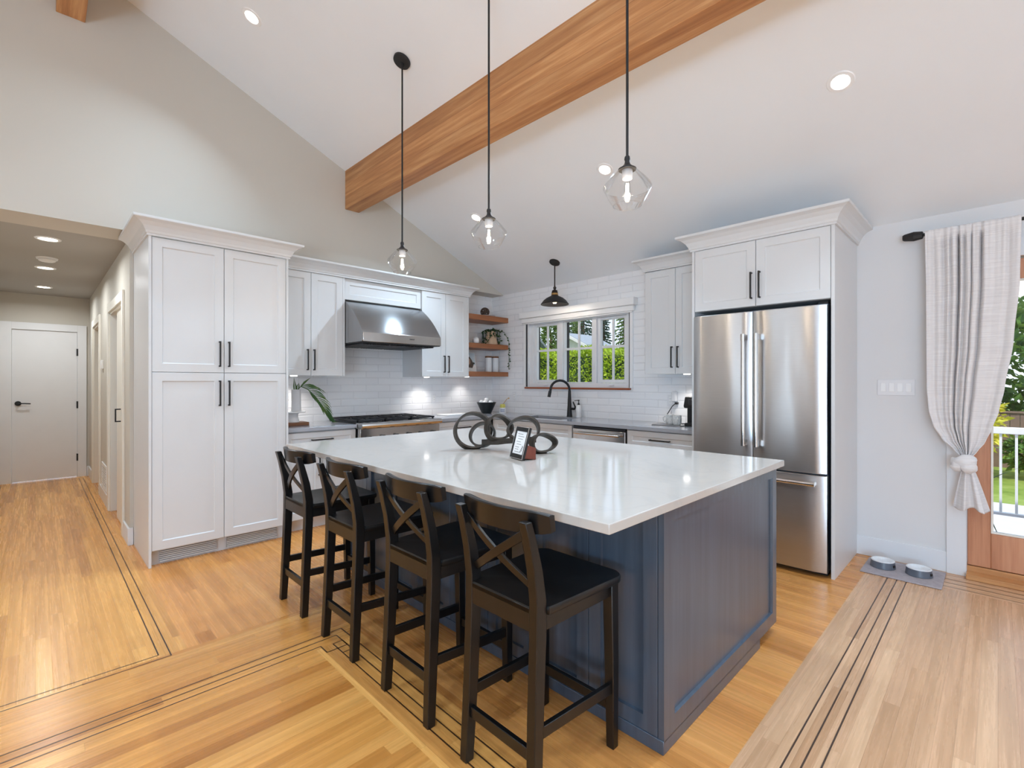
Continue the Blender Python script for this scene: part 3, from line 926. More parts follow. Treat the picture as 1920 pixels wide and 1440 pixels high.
# counters, sink
g = G(); g.box(1.547, 4.37, 0.8975, 2.217, YW - 0.001, 0.93)
tag(mk('countertop', g, 'quartz_grey', None, 0.002, at=(1.88, 4.7, 0.8975)), 'short grey quartz countertop between the pantry and the range', 'countertop')
g = G()
SX0, SX1, SY0, SY1 = 4.08, 4.44, 3.36, 4.02
g.box(3.163, 4.37, 0.8975, XW - 0.001, YW - 0.001, 0.93); g.box(3.97, SY1, 0.8975, XW - 0.001, 4.37, 0.93); g.box(3.97, 1.78, 0.8975, XW - 0.001, SY0, 0.93)
g.box(3.97, SY0, 0.8975, SX0, SY1, 0.93); g.box(SX1, SY0, 0.8975, XW - 0.001, SY1, 0.93)
tag(mk('countertop', g, 'quartz_grey', None, 0, at=(4.28, 3.4, 0.8975)), 'L-shaped grey quartz countertop running under the window to the refrigerator', 'countertop')
s = thing('sink', 'dark undermount sink below the kitchen window', 'sink', (4.26, 3.69, 0.72))
g = G(); e = 0.012
g.box(SX0 - e, SY0 - e, 0.715, SX1 + e, SY1 + e, 0.727)
g.box(SX0 - e, SY0 - e, 0.727, SX0, SY1 + e, 0.8965); g.box(SX1, SY0 - e, 0.727, SX1 + e, SY1 + e, 0.8965); g.box(SX0, SY0 - e, 0.727, SX1, SY0, 0.8965); g.box(SX0, SY1, 0.727, SX1, SY1 + e, 0.8965)
mk('basin', g, 'sink_dark', s, 0.003)
g = G(); g.lathe([(0, 0.727), (0.04, 0.727), (0.042, 0.731), (0.02, 0.729), (0, 0.729)], (4.26, 3.69, 0), 20); mk('drain', g, 'steel_dark', s)
f = thing('faucet', 'tall matte black gooseneck faucet at the sink', 'faucet', (4.50, 3.575, 0.93))
g = G(); g.lathe([(0.034, 0.93), (0.034, 0.938), (0.031, 0.955), (0.024, 1.06), (0.018, 1.20), (0.0165, 1.24)], (4.50, 3.575, 0), 24); mk('base', g, 'matte_black', f, 0, True)
g = G(); dx, dy = -0.20, 0.125
pts = [(4.50, 3.575, 1.235)] + [(4.50 + dx * (1 - math.cos(a)) / 2, 3.575 + dy * (1 - math.cos(a)) / 2, 1.245 + 0.115 * math.sin(a)) for a in [PI * k / 14 for k in range(15)]] + [(4.50 + dx * 1.02, 3.575 + dy * 1.02, 1.22)]
g.tube(pts, 0.0145, 14); mk('gooseneck', g, 'matte_black', f, 0, True)
g = G(); g.cyl((4.50 + dx * 1.02, 3.575 + dy * 1.02, 1.235), (4.50 + dx * 1.08, 3.575 + dy * 1.08, 1.165), 0.019, 18); mk('spray_head', g, 'matte_black', f, 0, True)
g = G(); g.cyl((4.50, 3.575, 1.03), (4.505, 3.51, 1.025), 0.014, 14); g.tube([(4.505, 3.505, 1.022), (4.50, 3.49, 1.05), (4.49, 3.515, 1.11)], [0.012, 0.010, 0.007], 10); mk('lever', g, 'matte_black', f, 0, True)

# island
i_ = thing('kitchen_island', 'dark navy stained kitchen island with panelled sides', 'kitchen island', (2.22, 2.1, 0))
g = G(); g.box(1.628, 0.868, 0.05, 2.85, 3.35, 0.8865); mk('body', g, 'navy_stain', i_, 0.002)
g = G(); g.box(1.602, 0.845, 0, 2.60, 3.34, 0.05); mk('toe_kick', g, 'navy_stain', i_, 0.002)
g = G()
P = lambda x0, z0, x1, z1, y: [(x0, y, z0), (x1, y, z0), (x1, y, z1), (x0, y, z1)]
g.loft([P(1.606, 0.046, 2.852, 0.8865, 0.868), P(1.606, 0.046, 2.852, 0.8865, 0.846), P(1.606, 0.046, 2.852, 0.8865, 0.845), P(1.687, 0.112, 2.794, 0.832, 0.845), P(1.690, 0.115, 2.791, 0.829, 0.857)])
mk('end_panel', g, 'navy_stain', i_)
F = FX(1.606)
for k in range(8):
    y0 = 0.8715 + k * 0.3085
    g = G(); F.shaker(g, -(y0 + 0.3055), 0.05, -y0, 0.8865, rail=0.058, dep=0.012, bev=0.003); mk('side_panel', g, 'navy_stain', i_)
F = Fr((2.852, 0, 0), (0, 1, 0), (1, 0, 0))
for k in range(4):
    y0 = 0.875 + k * 0.617
    d = door(i_, F, y0, 0.11, y0 + 0.61, 0.88, mat='navy_stain')
    F.pull(d, y0 + (0.05 if k % 2 else 0.56), 0.72, 0.17)
g = G(); g.box(1.215, 0.815, 0.887, 2.885, 3.415, 0.92)
tag(mk('island_countertop', g, 'quartz_white', None, 0.003, at=(2.05, 2.1, 0.887)), 'polished white quartz countertop of the island', 'countertop')

# bar stools: back towards -x, seat faces the island (+x)
def stool():
    s = thing('bar_stool', 'black wooden cross-back bar stool nearest the island corner', 'bar stool', (0, 0, 0), 'black bar stools along the island')
    def post(y):
        g = G(); rings = []
        for z, x, w, ty in ((0, -0.2095, 0.036, 0.034), (0.02, -0.2090, 0.037, 0.035), (0.28, -0.196, 0.042, 0.036), (0.55, -0.184, 0.046, 0.036), (0.66, -0.184, 0.045, 0.036), (0.76, -0.199, 0.040, 0.035), (0.86, -0.224, 0.033, 0.034), (0.918, -0.242, 0.029, 0.033)):
            yy = y + (0.0 if z > 0.3 else 0.006 * (1 if y > 0 else -1) * (1 - z / 0.3))
            rings.append([(x - w / 2, yy - ty / 2, z), (x + w / 2, yy - ty / 2, z), (x + w / 2, yy + ty / 2, z), (x - w / 2, yy + ty / 2, z)])
        g.loft(rings)
        return g
    for y in (-0.156, 0.156):
        mk('leg', post(y), 'stool_stain', s, 0.003)
    for y in (-1, 1):
        g = G(); g.loft([[(x0, y * 0.168 - w, z), (x0 + 2 * w, y * 0.168 - w, z), (x0 + 2 * w, y * 0.168 + w, z), (x0, y * 0.168 + w, z)] for z, x0, w in ((0, 0.195, 0.016), (0.3, 0.188, 0.019), (0.615, 0.178, 0.021))])
        mk('leg', g, 'stool_stain', s, 0.003)
    # seat with rounded front corners and a shallow dish
    out = []
    def rc(cx, cy_, r0, a0, a1, n=6): return [(cx + r0 * math.cos(a0 + (a1 - a0) * k / n), cy_ + r0 * math.sin(a0 + (a1 - a0) * k / n)) for k in range(n + 1)]
    out = [(-0.163, -0.136), (-0.163, -0.176), (-0.16, -0.184)] + rc(0.195, -0.155, 0.05, -PI / 2, 0) + rc(0.195, 0.155, 0.05, 0, PI / 2) + [(-0.16, 0.184), (-0.163, 0.176), (-0.163, 0.136)]
    out = [(-0.205, -0.138), (-0.163, -0.138)] + out[1:-1] + [(-0.163, 0.138), (-0.205, 0.138)]
    g = G(); ring = lambda k, z: [(0.02 + (x - 0.02) * k, y * k, z) for x, y in out]
    g.loft([ring(0.985, 0.614), ring(1.0, 0.620), ring(1.0, 0.634), ring(0.985, 0.640), ring(0.80, 0.638), ring(0.4, 0.634)])
    mk('seat', g, 'stool_stain', s, 0, True)
    g = G(); g.box(-0.205, -0.139, 0.562, -0.185, 0.139, 0.636); mk('apron', g, 'stool_stain', s, 0.002)
    g = G(); g.box(0.19, -0.15, 0.56, 0.208, 0.15, 0.614); mk('apron', g, 'stool_stain', s, 0.002)
    for y in (-1, 1):
        g = G(); g.beam((-0.165, y * 0.160, 0.588), (0.185, y * 0.168, 0.588), 0.018, 0.052); mk('apron', g, 'stool_stain', s, 0.002)
        g = G(); g.beam((-0.185, y * 0.157, 0.243), (0.20, y * 0.168, 0.222), 0.018, 0.038); mk('stretcher', g, 'stool_stain', s, 0.002)
    g = G(); g.box(-0.211, -0.145, 0.160, -0.193, 0.145, 0.199); mk('stretcher', g, 'stool_stain', s, 0.002)
    g = G(); g.box(0.20, -0.155, 0.135, 0.219, 0.155, 0.172); mk('foot_rail', g, 'stool_stain', s, 0.002)
    # curved crest rail in front of the posts
    def cx(v): return -0.236 + 0.052 * (v / 0.2) ** 2
    g = G(); rings = []
    for k in range(17):
        v = -0.207 + 0.414 * k / 16
        tp = 0.946 - 0.010 * (abs(v) / 0.207) ** 6 ; bt = 0.873 + 0.010 * (abs(v) / 0.207) ** 8
        x = cx(v)
        rings.append([(x + 0.002, v, bt - 0.003), (x + 0.022, v, bt), (x + 0.016, v, tp - 0.003), (x + 0.006, v, tp), (x - 0.004, v, tp), (x - 0.008, v, tp - 0.004)])
    g.loft(rings); mk('crest_rail', g, 'stool_stain', s, 0, True)
    for sg in (-1, 1):
        g = G(); rings = []
        a, b2 = Vector((-0.183, -sg * 0.138, 0.690)), Vector((-0.224, sg * 0.150, 0.880))
        for k in range(9):
            q = a.lerp(b2, k / 8); q.x -= 0.016 * math.sin(PI * k / 8) - (0.004 * sg)
            dd = (b2 - a).normalized(); nn = dd.cross(Vector((1, 0, 0.2))).normalized()
            rings.append([tuple(q + nn * w + Vector((t_, 0, 0))) for w, t_ in ((-0.014, -0.005), (0.014, -0.005), (0.014, 0.006), (-0.014, 0.006))])
        g.loft(rings); mk('cross_brace', g, 'stool_stain', s, 0.0015)
    return s
s0 = stool()
s0.location = (1.302, 1.170, 0)
for yy, rz, lb in ((1.725, 0.0, 'black wooden cross-back bar stool second from the island corner'),
               (2.346, 0.0, 'black wooden cross-back bar stool third from the island corner'),
               (2.957, 0.0, 'black wooden cross-back bar stool at the far end beside the pantry')):
    dup(s0, (1.302, yy, 0), lb, rz)

# refrigerator and its cabinet
c = thing('refrigerator_cabinet', 'tall white two-door cabinet surrounding the refrigerator', 'cabinet', (4.2, 1.28, 0))
g = G(); g.box(3.849, 0.778, 0, XW - 0.001, 0.800, 2.415); g.box(3.849, 1.755, 0, XW - 0.001, 1.777, 2.415); g.box(3.872, 0.80, 1.915, XW - 0.001, 1.755, 2.415); mk('body', g, 'cabinet_white', c, 0.0015)
F = FX(3.85)
F.pull(door(c, F, -1.752, 1.917, -1.285, 2.411), -1.312, 2.072, 0.20); F.pull(door(c, F, -1.281, 1.917, -0.803, 2.411), -1.254, 2.072, 0.20)
g = G(); crown(g, [(4.26, 1.777), (3.849, 1.777), (3.849, 0.778), (XW - 0.001, 0.778)], 2.413); mk('crown_moulding', g, 'cabinet_white', c)
u = thing('upper_cabinet', 'white two-door wall cabinet between the window and the refrigerator', 'cabinet', (4.42, 2.11, 1.418))
g = G(); g.box(4.282, 1.779, 1.42, XW - 0.001, 2.445, 2.42); mk('body', g, 'cabinet_white', u, 0.0015)
F = FX(4.26)
F.pull(door(u, F, -2.442, 1.418, -2.130, 2.412), -2.158, 1.577, 0.20); F.pull(door(u, F, -2.126, 1.418, -1.79, 2.412), -2.098, 1.577, 0.20)
g = G(); crown(g, [(XW - 0.001, 2.446), (4.262, 2.446), (4.262, 1.779)], 2.418, k=0.94); mk('crown_moulding', g, 'cabinet_white', u)
g = G(); g.lathe([(0.0, 1.412), (0.03, 1.412), (0.034, 1.422)], (4.40, 2.08, 0), 20); mk('puck_light', g, 'puck_glow', u)

fr = thing('refrigerator', 'stainless french door refrigerator with bottom freezer drawer', 'refrigerator', (4.2, 1.28, 0))
g = G(); g.box(3.87, 0.822, 0.03, 4.55, 1.742, 1.885); mk('body', g, 'fridge_side', fr, 0.004)
g = G(); g.box(3.90, 0.83, 0.0, 4.5, 1.735, 0.03); mk('toe_kick', g, 'dark_gap', fr)
def slab(y0, y1, z0, z1, bow=0.010):
    g = G(); rings = []
    for k in range(13):
        y = y0 + (y1 - y0) * k / 12
        q = 2 * k / 12 - 1
        x = 3.80 + bow * q * q + (0.012 if abs(q) > 0.999 else 0)
        rings.append([(3.868, y, z0), (x + 0.004, y, z0), (x, y, z0 + 0.004), (x, y, z1 - 0.004), (x + 0.004, y, z1), (3.868, y, z1)])
    return g.loft(rings)
def fhandle(root, y, z0, z1):
    g = G(); g.cyl((3.745, y, z0 + 0.04), (3.745, y, z1 - 0.04), 0.0145, 18); mk('bar', g, 'stainless_trim', root, 0, True)
    for a, b3 in ((z0, z0 + 0.048), (z1 - 0.048, z1)):
        g = G(); g.cyl((3.745, y, a), (3.745, y, b3), 0.0165, 18); g.box(3.745, y - 0.013, a + 0.004, 3.803, y + 0.013, b3 - 0.004); mk('bracket', g, 'stainless_trim', root, 0, True)
d = mk('door', slab(1.2955, 1.748, 0.712, 1.872), 'stainless_fridge', fr, 0, True); fhandle(d, 1.338, 0.868, 1.70)
d = mk('door', slab(0.818, 1.2905, 0.712, 1.872), 'stainless_fridge', fr, 0, True); fhandle(d, 1.248, 0.868, 1.70)
d = mk('freezer_drawer', slab(0.818, 1.748, 0.035, 0.700, 0.012), 'stainless_fridge', fr, 0, True)
g = G(); g.cyl((3.742, 0.90, 0.648), (3.742, 1.66, 0.648), 0.0145, 18)
mk('bar', g, 'stainless_trim', d, 0, True)
for y in (0.895, 1.66):
    g = G(); g.cyl((3.742, y - 0.022, 0.648), (3.742, y + 0.022, 0.648), 0.0165, 18); g.box(3.742, y - 0.018, 0.636, 3.805, y + 0.018, 0.660); mk('bracket', g, 'stainless_trim', d, 0, True)
g = G(); g.box(3.872, 0.822, 1.885, 3.93, 0.88, 1.898); mk('hinge_cover', g, 'dark_gap', fr)

# ---------------------------------------------------------------- lamps
def pendant(x, y, zc, lab):
    zt = ceil_z(x)
    p = thing('pendant_lamp', lab, 'pendant lamp', (x, y, zt), 'clear glass pendants over the island')
    tilt = Matrix.Rotation(math.atan(0.441), 3, 'Y')
    g = G(); g.lathe([(0.0, -0.024), (0.052, -0.024), (0.062, -0.018), (0.064, -0.002), (0, -0.002)], (x, y, zt), 32, 0, tilt); mk('canopy', g, 'matte_black', p, 0, True)
    g = G(); g.lathe([(0.0, zt - 0.06), (0.010, zt - 0.055), (0.012, zt - 0.03), (0.012, zt - 0.005)], (x, y, 0), 14); g.cyl((x, y, zc + 0.05), (x, y, zt - 0.02), 0.0062, 10); mk('rod', g, 'matte_black', p, 0, True)
    g = G(); g.lathe([(0.0, zc - 0.004), (0.040, zc - 0.004), (0.041, zc + 0.001), (0.026, zc + 0.010), (0.014, zc + 0.022), (0.0105, zc + 0.036), (0.0135, zc + 0.045), (0.012, zc + 0.056), (0.007, zc + 0.062), (0, zc + 0.062)], (x, y, 0), 24); mk('cap', g, 'matte_black', p, 0, True)
    g = G(); g.lathe([(0.0, zc - 0.045), (0.021, zc - 0.045), (0.024, zc - 0.03), (0.024, zc - 0.004), (0, zc - 0.004)], (x, y, 0), 20); mk('socket', g, 'ceramic_grey', p, 0, True)
    # clear glass shade, faceted teardrop open below
    g = G(); g.lathe([(0.063, zc - 0.166), (0.082, zc - 0.137), (0.105, zc - 0.092), (0.109, zc - 0.083), (0.106, zc - 0.075), (0.080, zc - 0.043), (0.052, zc - 0.014), (0.038, zc - 0.004)], (x, y, 0), 40)
    n = len(g.f); g.f = g.f[:-2]; g.mi = g.mi[:-2]
    mk('glass_shade', g, 'lamp_glass', p, 0, True)
    g = G(); g.tube([(x + 0.063 * math.cos(2 * PI * k / 40), y + 0.063 * math.sin(2 * PI * k / 40), zc - 0.166) for k in range(40)], 0.0025, 6, 0, True); mk('glass_rim', g, 'lamp_glass', p, 0, True)
    b = G(); b.lathe([(0.0, zc - 0.150), (0.008, zc - 0.147), (0.0135, zc - 0.135), (0.0135, zc - 0.075), (0.011, zc - 0.058), (0.012, zc - 0.045)], (x, y, 0), 16)
    b = mk('bulb', b, 'lamp_glass', p, 0, True)
    g = G()
    for a in range(4): g.cyl((x + 0.007 * math.cos(a * PI / 2), y + 0.007 * math.sin(a * PI / 2), zc - 0.138), (x + 0.005 * math.cos(a * PI / 2), y + 0.005 * math.sin(a * PI / 2), zc - 0.066), 0.0022, 6)
    mk('filament', g, 'filament', b)
    l = lamp('pendant_light', 'POINT', (0, 0, 0), (0, 0, 0), 5, (1.0, 0.8, 0.58), shadow_soft_size=0.03)
    l.parent = p; l.location = Vector((0, 0, zc - 0.11 - zt))
pendant(1.92, 3.088, 2.315, 'clear glass pendant lamp against the beige wall, over the far end of the island')
pendant(1.92, 2.135, 2.315, 'clear glass pendant lamp hanging over the middle of the island')
pendant(1.92, 1.191, 2.315, 'clear glass pendant lamp over the near end of the island, largest in view')

x, y = 4.20, 3.55
zt = ceil_z(x)
p = thing('pendant_lamp', 'black metal barn shade pendant lamp hanging at the kitchen window', 'pendant lamp', (x, y, zt))
g = G(); g.lathe([(0.0, -0.02), (0.052, -0.02), (0.062, -0.012), (0.062, -0.001), (0, -0.001)], (x, y, zt), 28, 0, Matrix.Rotation(math.atan(0.441), 3, 'Y')); mk('canopy', g, 'matte_black', p, 0, True)
g = G(); g.cyl((x, y, 2.43), (x, y, zt - 0.01), 0.0065, 10); mk('rod', g, 'bronze_black', p, 0, True)
g = G(); g.lathe([(0.0, 2.440), (0.008, 2.438), (0.010, 2.425), (0.018, 2.420), (0.018, 2.408), (0.013, 2.40), (0.013, 2.392), (0.03, 2.384), (0.036, 2.36), (0.04, 2.325), (0.04, 2.318), (0, 2.318)][::-1], (x, y, 0), 24); mk('neck', g, 'bronze_black', p, 0, True)
g = G(); g.lathe([(0.026, 2.332), (0.0395, 2.332), (0.0375, 2.352), (0.024, 2.352)], (x, y, 0), 24); mk('brass_band', g, 'brass', p, 0, True)
g = G(); g.lathe([(0.158, 2.222), (0.156, 2.232), (0.150, 2.238), (0.128, 2.268), (0.095, 2.295), (0.06, 2.312), (0.04, 2.322)], (x, y, 0), 40)
g.f = g.f[:-2]; g.mi = g.mi[:-2]
mk('shade', g, 'matte_black', p, 0, True, solid=0.003)
g = G(); g.lathe([(0.0, 2.235), (0.016, 2.238), (0.026, 2.252), (0.026, 2.27), (0.014, 2.295), (0.013, 2.318), (0, 2.318)], (x, y, 0), 18); mk('bulb', g, 'bulb_glow', p, 0, True)
l = lamp('sink_light', 'POINT', (0, 0, 0), (0, 0, 0), 2.5, (1.0, 0.88, 0.74), shadow_soft_size=0.03); l.parent = p; l.location = Vector((0.0, 0, 2.21 - zt))

def can(x, y, lab, z=None, tilt=0.0, glow='can_glow', watts=9.5, color=(0.77, 1.0, 1.22), grp='recessed lights in the sloped ceiling', r=0.045, spread=115):
    zz = ceil_z(x) if z is None else z
    p = thing('recessed_light', lab, 'ceiling light', (x, y, zz), grp)
    M = Matrix.Rotation(tilt, 3, 'Y')
    g = G(); g.lathe([(r, -0.0015), (r + 0.004, -0.006), (r + 0.022, -0.005), (r + 0.026, 0.0), (r + 0.012, 0.001), (r, 0.001)], (x, y, zz), 32, 0, M); g.f = g.f[:-2]; g.mi = g.mi[:-2]; mk('trim_ring', g, 'plastic_white', p, 0, True)
    g = G(); g.lathe([(0.0, -0.003), (r, -0.003), (r, -0.001), (0.0, -0.001)], (x, y, zz), 28, 0, M); mk('lens', g, glow, p)
    n = M @ Vector((0, 0, -1))
    l = lamp('can_light', 'AREA', (0, 0, 0), (0, 0, 0), watts, color, shape='DISK', size=0.09, spread=R(spread))
    l.parent = p; l.location = n * 0.012
    l.rotation_euler = n.to_track_quat('-Z', 'Y').to_euler()
TL = math.atan(0.441)
can(3.33, 0.645, 'recessed ceiling light nearest the curtain, alone on the right slope', tilt=TL)
can(3.33, 2.277, 'recessed ceiling light beside the nearest glass pendant', tilt=TL, watts=13)
can(3.33, 3.904, 'recessed ceiling light beside the middle glass pendant', tilt=TL, watts=15)
can(1.143, 3.903, 'recessed ceiling light high on the slope left of the beam', tilt=TL)
for x_, y_ in ((1.143, 2.277), (1.143, 0.645), (3.33, -1.0), (1.143, -1.0), (3.33, -2.6), (1.143, -2.6)):  # unseen ceiling lights added for soft ambient light
    can(x_, y_, 'recessed ceiling light added outside the view, along the same rows', tilt=TL)
for x_, y_ in ((-1.0, 3.0), (-1.0, 0.5), (-1.0, -2.0)):  # more unseen ceiling lights, added to brighten the room
    can(x_, y_, 'recessed ceiling light added on the far ceiling slope, outside the view', tilt=-TL)
for y_, lb in ((5.546, 'first recessed hall ceiling light, nearest the kitchen'), (6.966, 'second recessed hall ceiling light, just past the smoke alarm'), (8.391, 'last recessed hall ceiling light, nearest the door')):
    can(0.074, y_, lb, 2.53, 0, 'can_glow_hall', 9, (0.92, 0.97, 1.0), 'recessed lights in the hall ceiling', 0.058, 165)
p = thing('smoke_alarm', 'round white smoke alarm on the hall ceiling', 'smoke alarm', (0.079, 6.415, 2.53))
g = G(); g.lathe([(0, 2.516), (0.075, 2.516), (0.08, 2.530), (0, 2.530)], (0.079, 6.415, 0), 28); mk('base', g, 'plastic_white', p, 0, True)
g = G(); g.lathe([(0, 2.494), (0.045, 2.495), (0.06, 2.502), (0.064, 2.512), (0.05, 2.517), (0, 2.517)], (0.079, 6.415, 0), 28); mk('cover', g, 'plastic_white', p, 0, True)

for x_, y_, z_, w in ((1.80, 4.86, 1.392, 1.1), (3.36, 4.86, 1.39, 1.1), (4.0, 4.88, 1.405, 0.9), (4.40, 2.08, 1.405, 1.1)):
    lamp('puck_lamp', 'SPOT', (x_, y_, z_), (0, 0, 0), w * 8.0, (1.0, 0.96, 0.92), spot_size=R(120), spot_blend=0.8, shadow_soft_size=0.025)

# ---------------------------------------------------------------- kitchen window
w = thing('window_1', 'white three-sash kitchen window over the sink', 'window', (4.64, 3.58, WZ0), kind='structure')
X0, X1 = 4.612, 4.70
g = G(); g.box(X0, WY0, WZ0, X1, WY1, 1.330); g.box(X0, WY0, 2.085, X1, WY1, WZ1)
for a, b_ in ((WY0, 2.872), (4.265, WY1), (3.27, 3.335), (3.775, 3.84)): g.box(X0, a, 1.33, X1, b_, 2.085)
g.box(XW, WY0, WZ0, X0, WY0 + 0.012, WZ1); g.box(XW, WY1 - 0.012, WZ0, X0, WY1, WZ1); g.box(XW, WY0, WZ1 - 0.012, X0, WY1, WZ1)
mk('window_frame', g, 'trim_white', w, 0.002)
g = G()
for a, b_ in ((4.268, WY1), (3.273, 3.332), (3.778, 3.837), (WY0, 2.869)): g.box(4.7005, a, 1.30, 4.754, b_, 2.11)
mk('shaded_jamb', g, 'dark_gap', w)  # outer casing coloured dark for the shadow seen through the glass
for k, (a, b_, z0, z1) in enumerate(((2.872, 3.27, 1.33, 2.085), (3.335, 3.775, 1.33, 2.085), (3.84, 4.265, 1.33, 2.085))):
    fr_ = 0.042 if k != 1 else 0.008
    g = G(); xs0, xs1 = 4.635, 4.68
    g.box(xs0, a + 0.002, z0 + 0.002, xs1, a + fr_, z1 - 0.002); g.box(xs0, b_ - fr_, z0 + 0.002, xs1, b_ - 0.002, z1 - 0.002)
    g.box(xs0, a + fr_, z0 + 0.002, xs1, b_ - fr_, z0 + (0.04 if k != 1 else 0.012)); g.box(xs0, a + fr_, z1 - (0.03 if k != 1 else 0.008), xs1, b_ - fr_, z1 - 0.002)
    s_ = mk('sash', g, 'trim_white', w, 0.002)
    g = G(); m = (a + b_) / 2; zm = 1.745
    g.box(4.652, m - 0.012, z0 + 0.01, 4.672, m + 0.012, z1 - 0.008); g.box(4.6525, a + 0.01, zm - 0.014, 4.6715, b_ - 0.01, zm + 0.014); mk('muntin', g, 'trim_white', s_, 0.001)
    g = G(); g.box(4.661, a + 0.006, z0 + 0.006, 4.664, b_ - 0.006, z1 - 0.006); mk('pane', g, 'window_glass', s_)
    if k != 1:
        g = G(); g.box(4.60, m - 0.045, 1.296, 4.614, m + 0.045, 1.312); g.cyl((4.596, m + 0.01, 1.304), (4.585, m - 0.04, 1.304), 0.006, 10); mk('crank', g, 'socket_white', s_, 0.001)
    else:
        g = G(); g.box(4.600, a - 0.04, 1.49, 4.613, a - 0.025, 1.57); mk('latch', g, 'socket_white', s_, 0.002)
g = G(); g.box(4.550, 2.795, 1.255, 4.6115, 4.365, 1.276)
tag(mk('trim_5', g, 'sill_wood', None, 0.003, at=(4.58, 3.58, 1.258)), 'slim reddish wooden sill along the bottom of the kitchen window', 'window sill', kind='structure')
b_ = thing('roller_blind', 'white roller blind rolled up above the kitchen window', 'blind', (4.54, 3.56, 2.17))
g = G(); g.box(4.495, 2.712, 2.165, XW - 0.002, 4.415, 2.248); mk('cassette', g, 'plastic_white', b_, 0.006)
g = G(); g.box(4.525, 2.735, 2.105, 4.565, 4.395, 2.165); mk('rolled_cloth', g, 'plastic_white', b_, 0.008)
g = G(); g.box(4.538, 2.76, 2.092, 4.552, 4.37, 2.1045); mk('hem_bar', g, 'plastic_white', b_, 0.002)
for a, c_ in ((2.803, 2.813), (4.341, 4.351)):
    g = G(); g.box(4.568, a, 1.28, XW - 0.001, c_, 2.115); mk('shadow_gap_strip', g, 'steel_dark', b_)  # dark strips standing for the shadow gap beside the frame
for a, c_ in ((2.765, 2.80), (4.354, 4.39)):
    g = G(); g.box(4.560, a, 1.28, XW - 0.001, c_, 2.115); mk('side_channel', g, 'plastic_white', b_, 0.002)

# ---------------------------------------------------------------- patio door, threshold, curtain
d = thing('door_2', 'glazed fir patio door behind the knotted curtain', 'door', (4.64, -0.3, 0.06), kind='structure')
g = G()
dx0, dx1, zb, ztp = 4.61, 4.655, 0.075, 2.16
for a, c_ in ((DY1 - 0.004, 0.034), (-0.62, -0.76), (-0.77, -0.90), (-1.58, DY0 + 0.004)): g.box(dx0, min(a, c_), zb, dx1, max(a, c_), ztp)
for a, c_ in ((0.034, -0.62), (-0.90, -1.58)):
    g.box(dx0, c_, zb, dx1, a, 0.315); g.box(dx0, c_, 2.025, dx1, a, ztp)
mk('door_frame', g, 'door_fir', d, 0.004)
for a, c_ in ((0.034, -0.62), (-0.90, -1.58)):
    g = G(); g.box(4.630, c_ - 0.005, 0.31, 4.634, a + 0.005, 2.03); mk('pane', g, 'window_glass', d)
    g = G()
    for q in ((c_, 0.315, a, 0.327), (c_, 2.013, a, 2.025), (c_, 0.327, c_ + 0.012, 2.013), (a - 0.012, 0.327, a, 2.013)): g.box(4.606, q[0], q[1], 4.630, q[2], q[3])
    mk('glazing_bead', g, 'cream_trim', d, 0.001)
g = G(); g.cyl((4.61, -0.69, 1.02), (4.56, -0.69, 1.02), 0.012, 12); g.cyl((4.56, -0.69, 1.02), (4.56, -0.58, 1.02), 0.009, 12); mk('lever_handle', g, 'matte_black', d, 0, True)
g = G(); g.box(4.50, DY0, 0.0005, 4.605, DY1, 0.035); g.box(4.605, DY0, 0.0005, XW + T, DY1, 0.070)
struct('trim_6', g, 'threshold_oak', 'raised oak threshold below the patio door', 'threshold', 0.004)

rod = thing('curtain_rod', 'black curtain rod with faceted finial over the patio door', 'curtain rod', (4.47, 0.38, 2.385))
g = G(); g.cyl((4.47, 0.395, 2.385), (4.47, -1.9, 2.385), 0.011, 14); mk('pole', g, 'matte_black', rod, 0, True)
g = G(); g.tube([(4.47, 0.372, 2.385), (4.47, 0.377, 2.385), (4.47, 0.425, 2.385), (4.47, 0.478, 2.385), (4.47, 0.487, 2.385)], [0.018, 0.027, 0.034, 0.024, 0.017], 8); mk('finial', g, 'matte_black', rod)
g = G(); g.box(4.482, 0.284, 2.374, XW - 0.0005, 0.294, 2.386); g.box(XW - 0.006, 0.274, 2.35, XW - 0.0005, 0.304, 2.42); mk('bracket', g, 'matte_black', rod)
g = G(); g.box(4.47, -1.85, 2.372, XW - 0.0005, -1.84, 2.384); g.box(XW - 0.006, -1.86, 2.35, XW - 0.0005, -1.83, 2.42); mk('bracket', g, 'matte_black', rod)

def interp(t, tb):
    for (a, va), (b, vb) in zip(tb, tb[1:]):
        if (a >= t >= b) or (a <= t <= b):
            k = (t - a) / (b - a)
            return va + (vb - va) * (k * k * (3 - 2 * k) * 0.5 + k * 0.5)
    return tb[-1][1]
LEFT = [(2.405, 0.362), (2.0, 0.356), (1.6, 0.354), (1.30, 0.352), (1.15, 0.342), (1.04, 0.318), (0.95, 0.272), (0.88, 0.212), (0.83, 0.172)]
RIGHT = [(2.405, -0.105), (2.0, -0.098), (1.6, -0.070), (1.30, -0.030), (1.15, -0.004), (1.04, 0.026), (0.95, 0.058), (0.88, 0.098), (0.83, 0.132)]
FOLDS = [(0.10, 0.034, 0.028), (0.205, 0.032, 0.036), (0.285, 0.014, 0.020), (0.37, 0.015, 0.075), (0.435, 0.018, 0.040), (0.51, 0.010, 0.034), (0.61, 0.018, 0.050), (0.76, 0.05, 0.012), (0.89, 0.03, 0.022)]
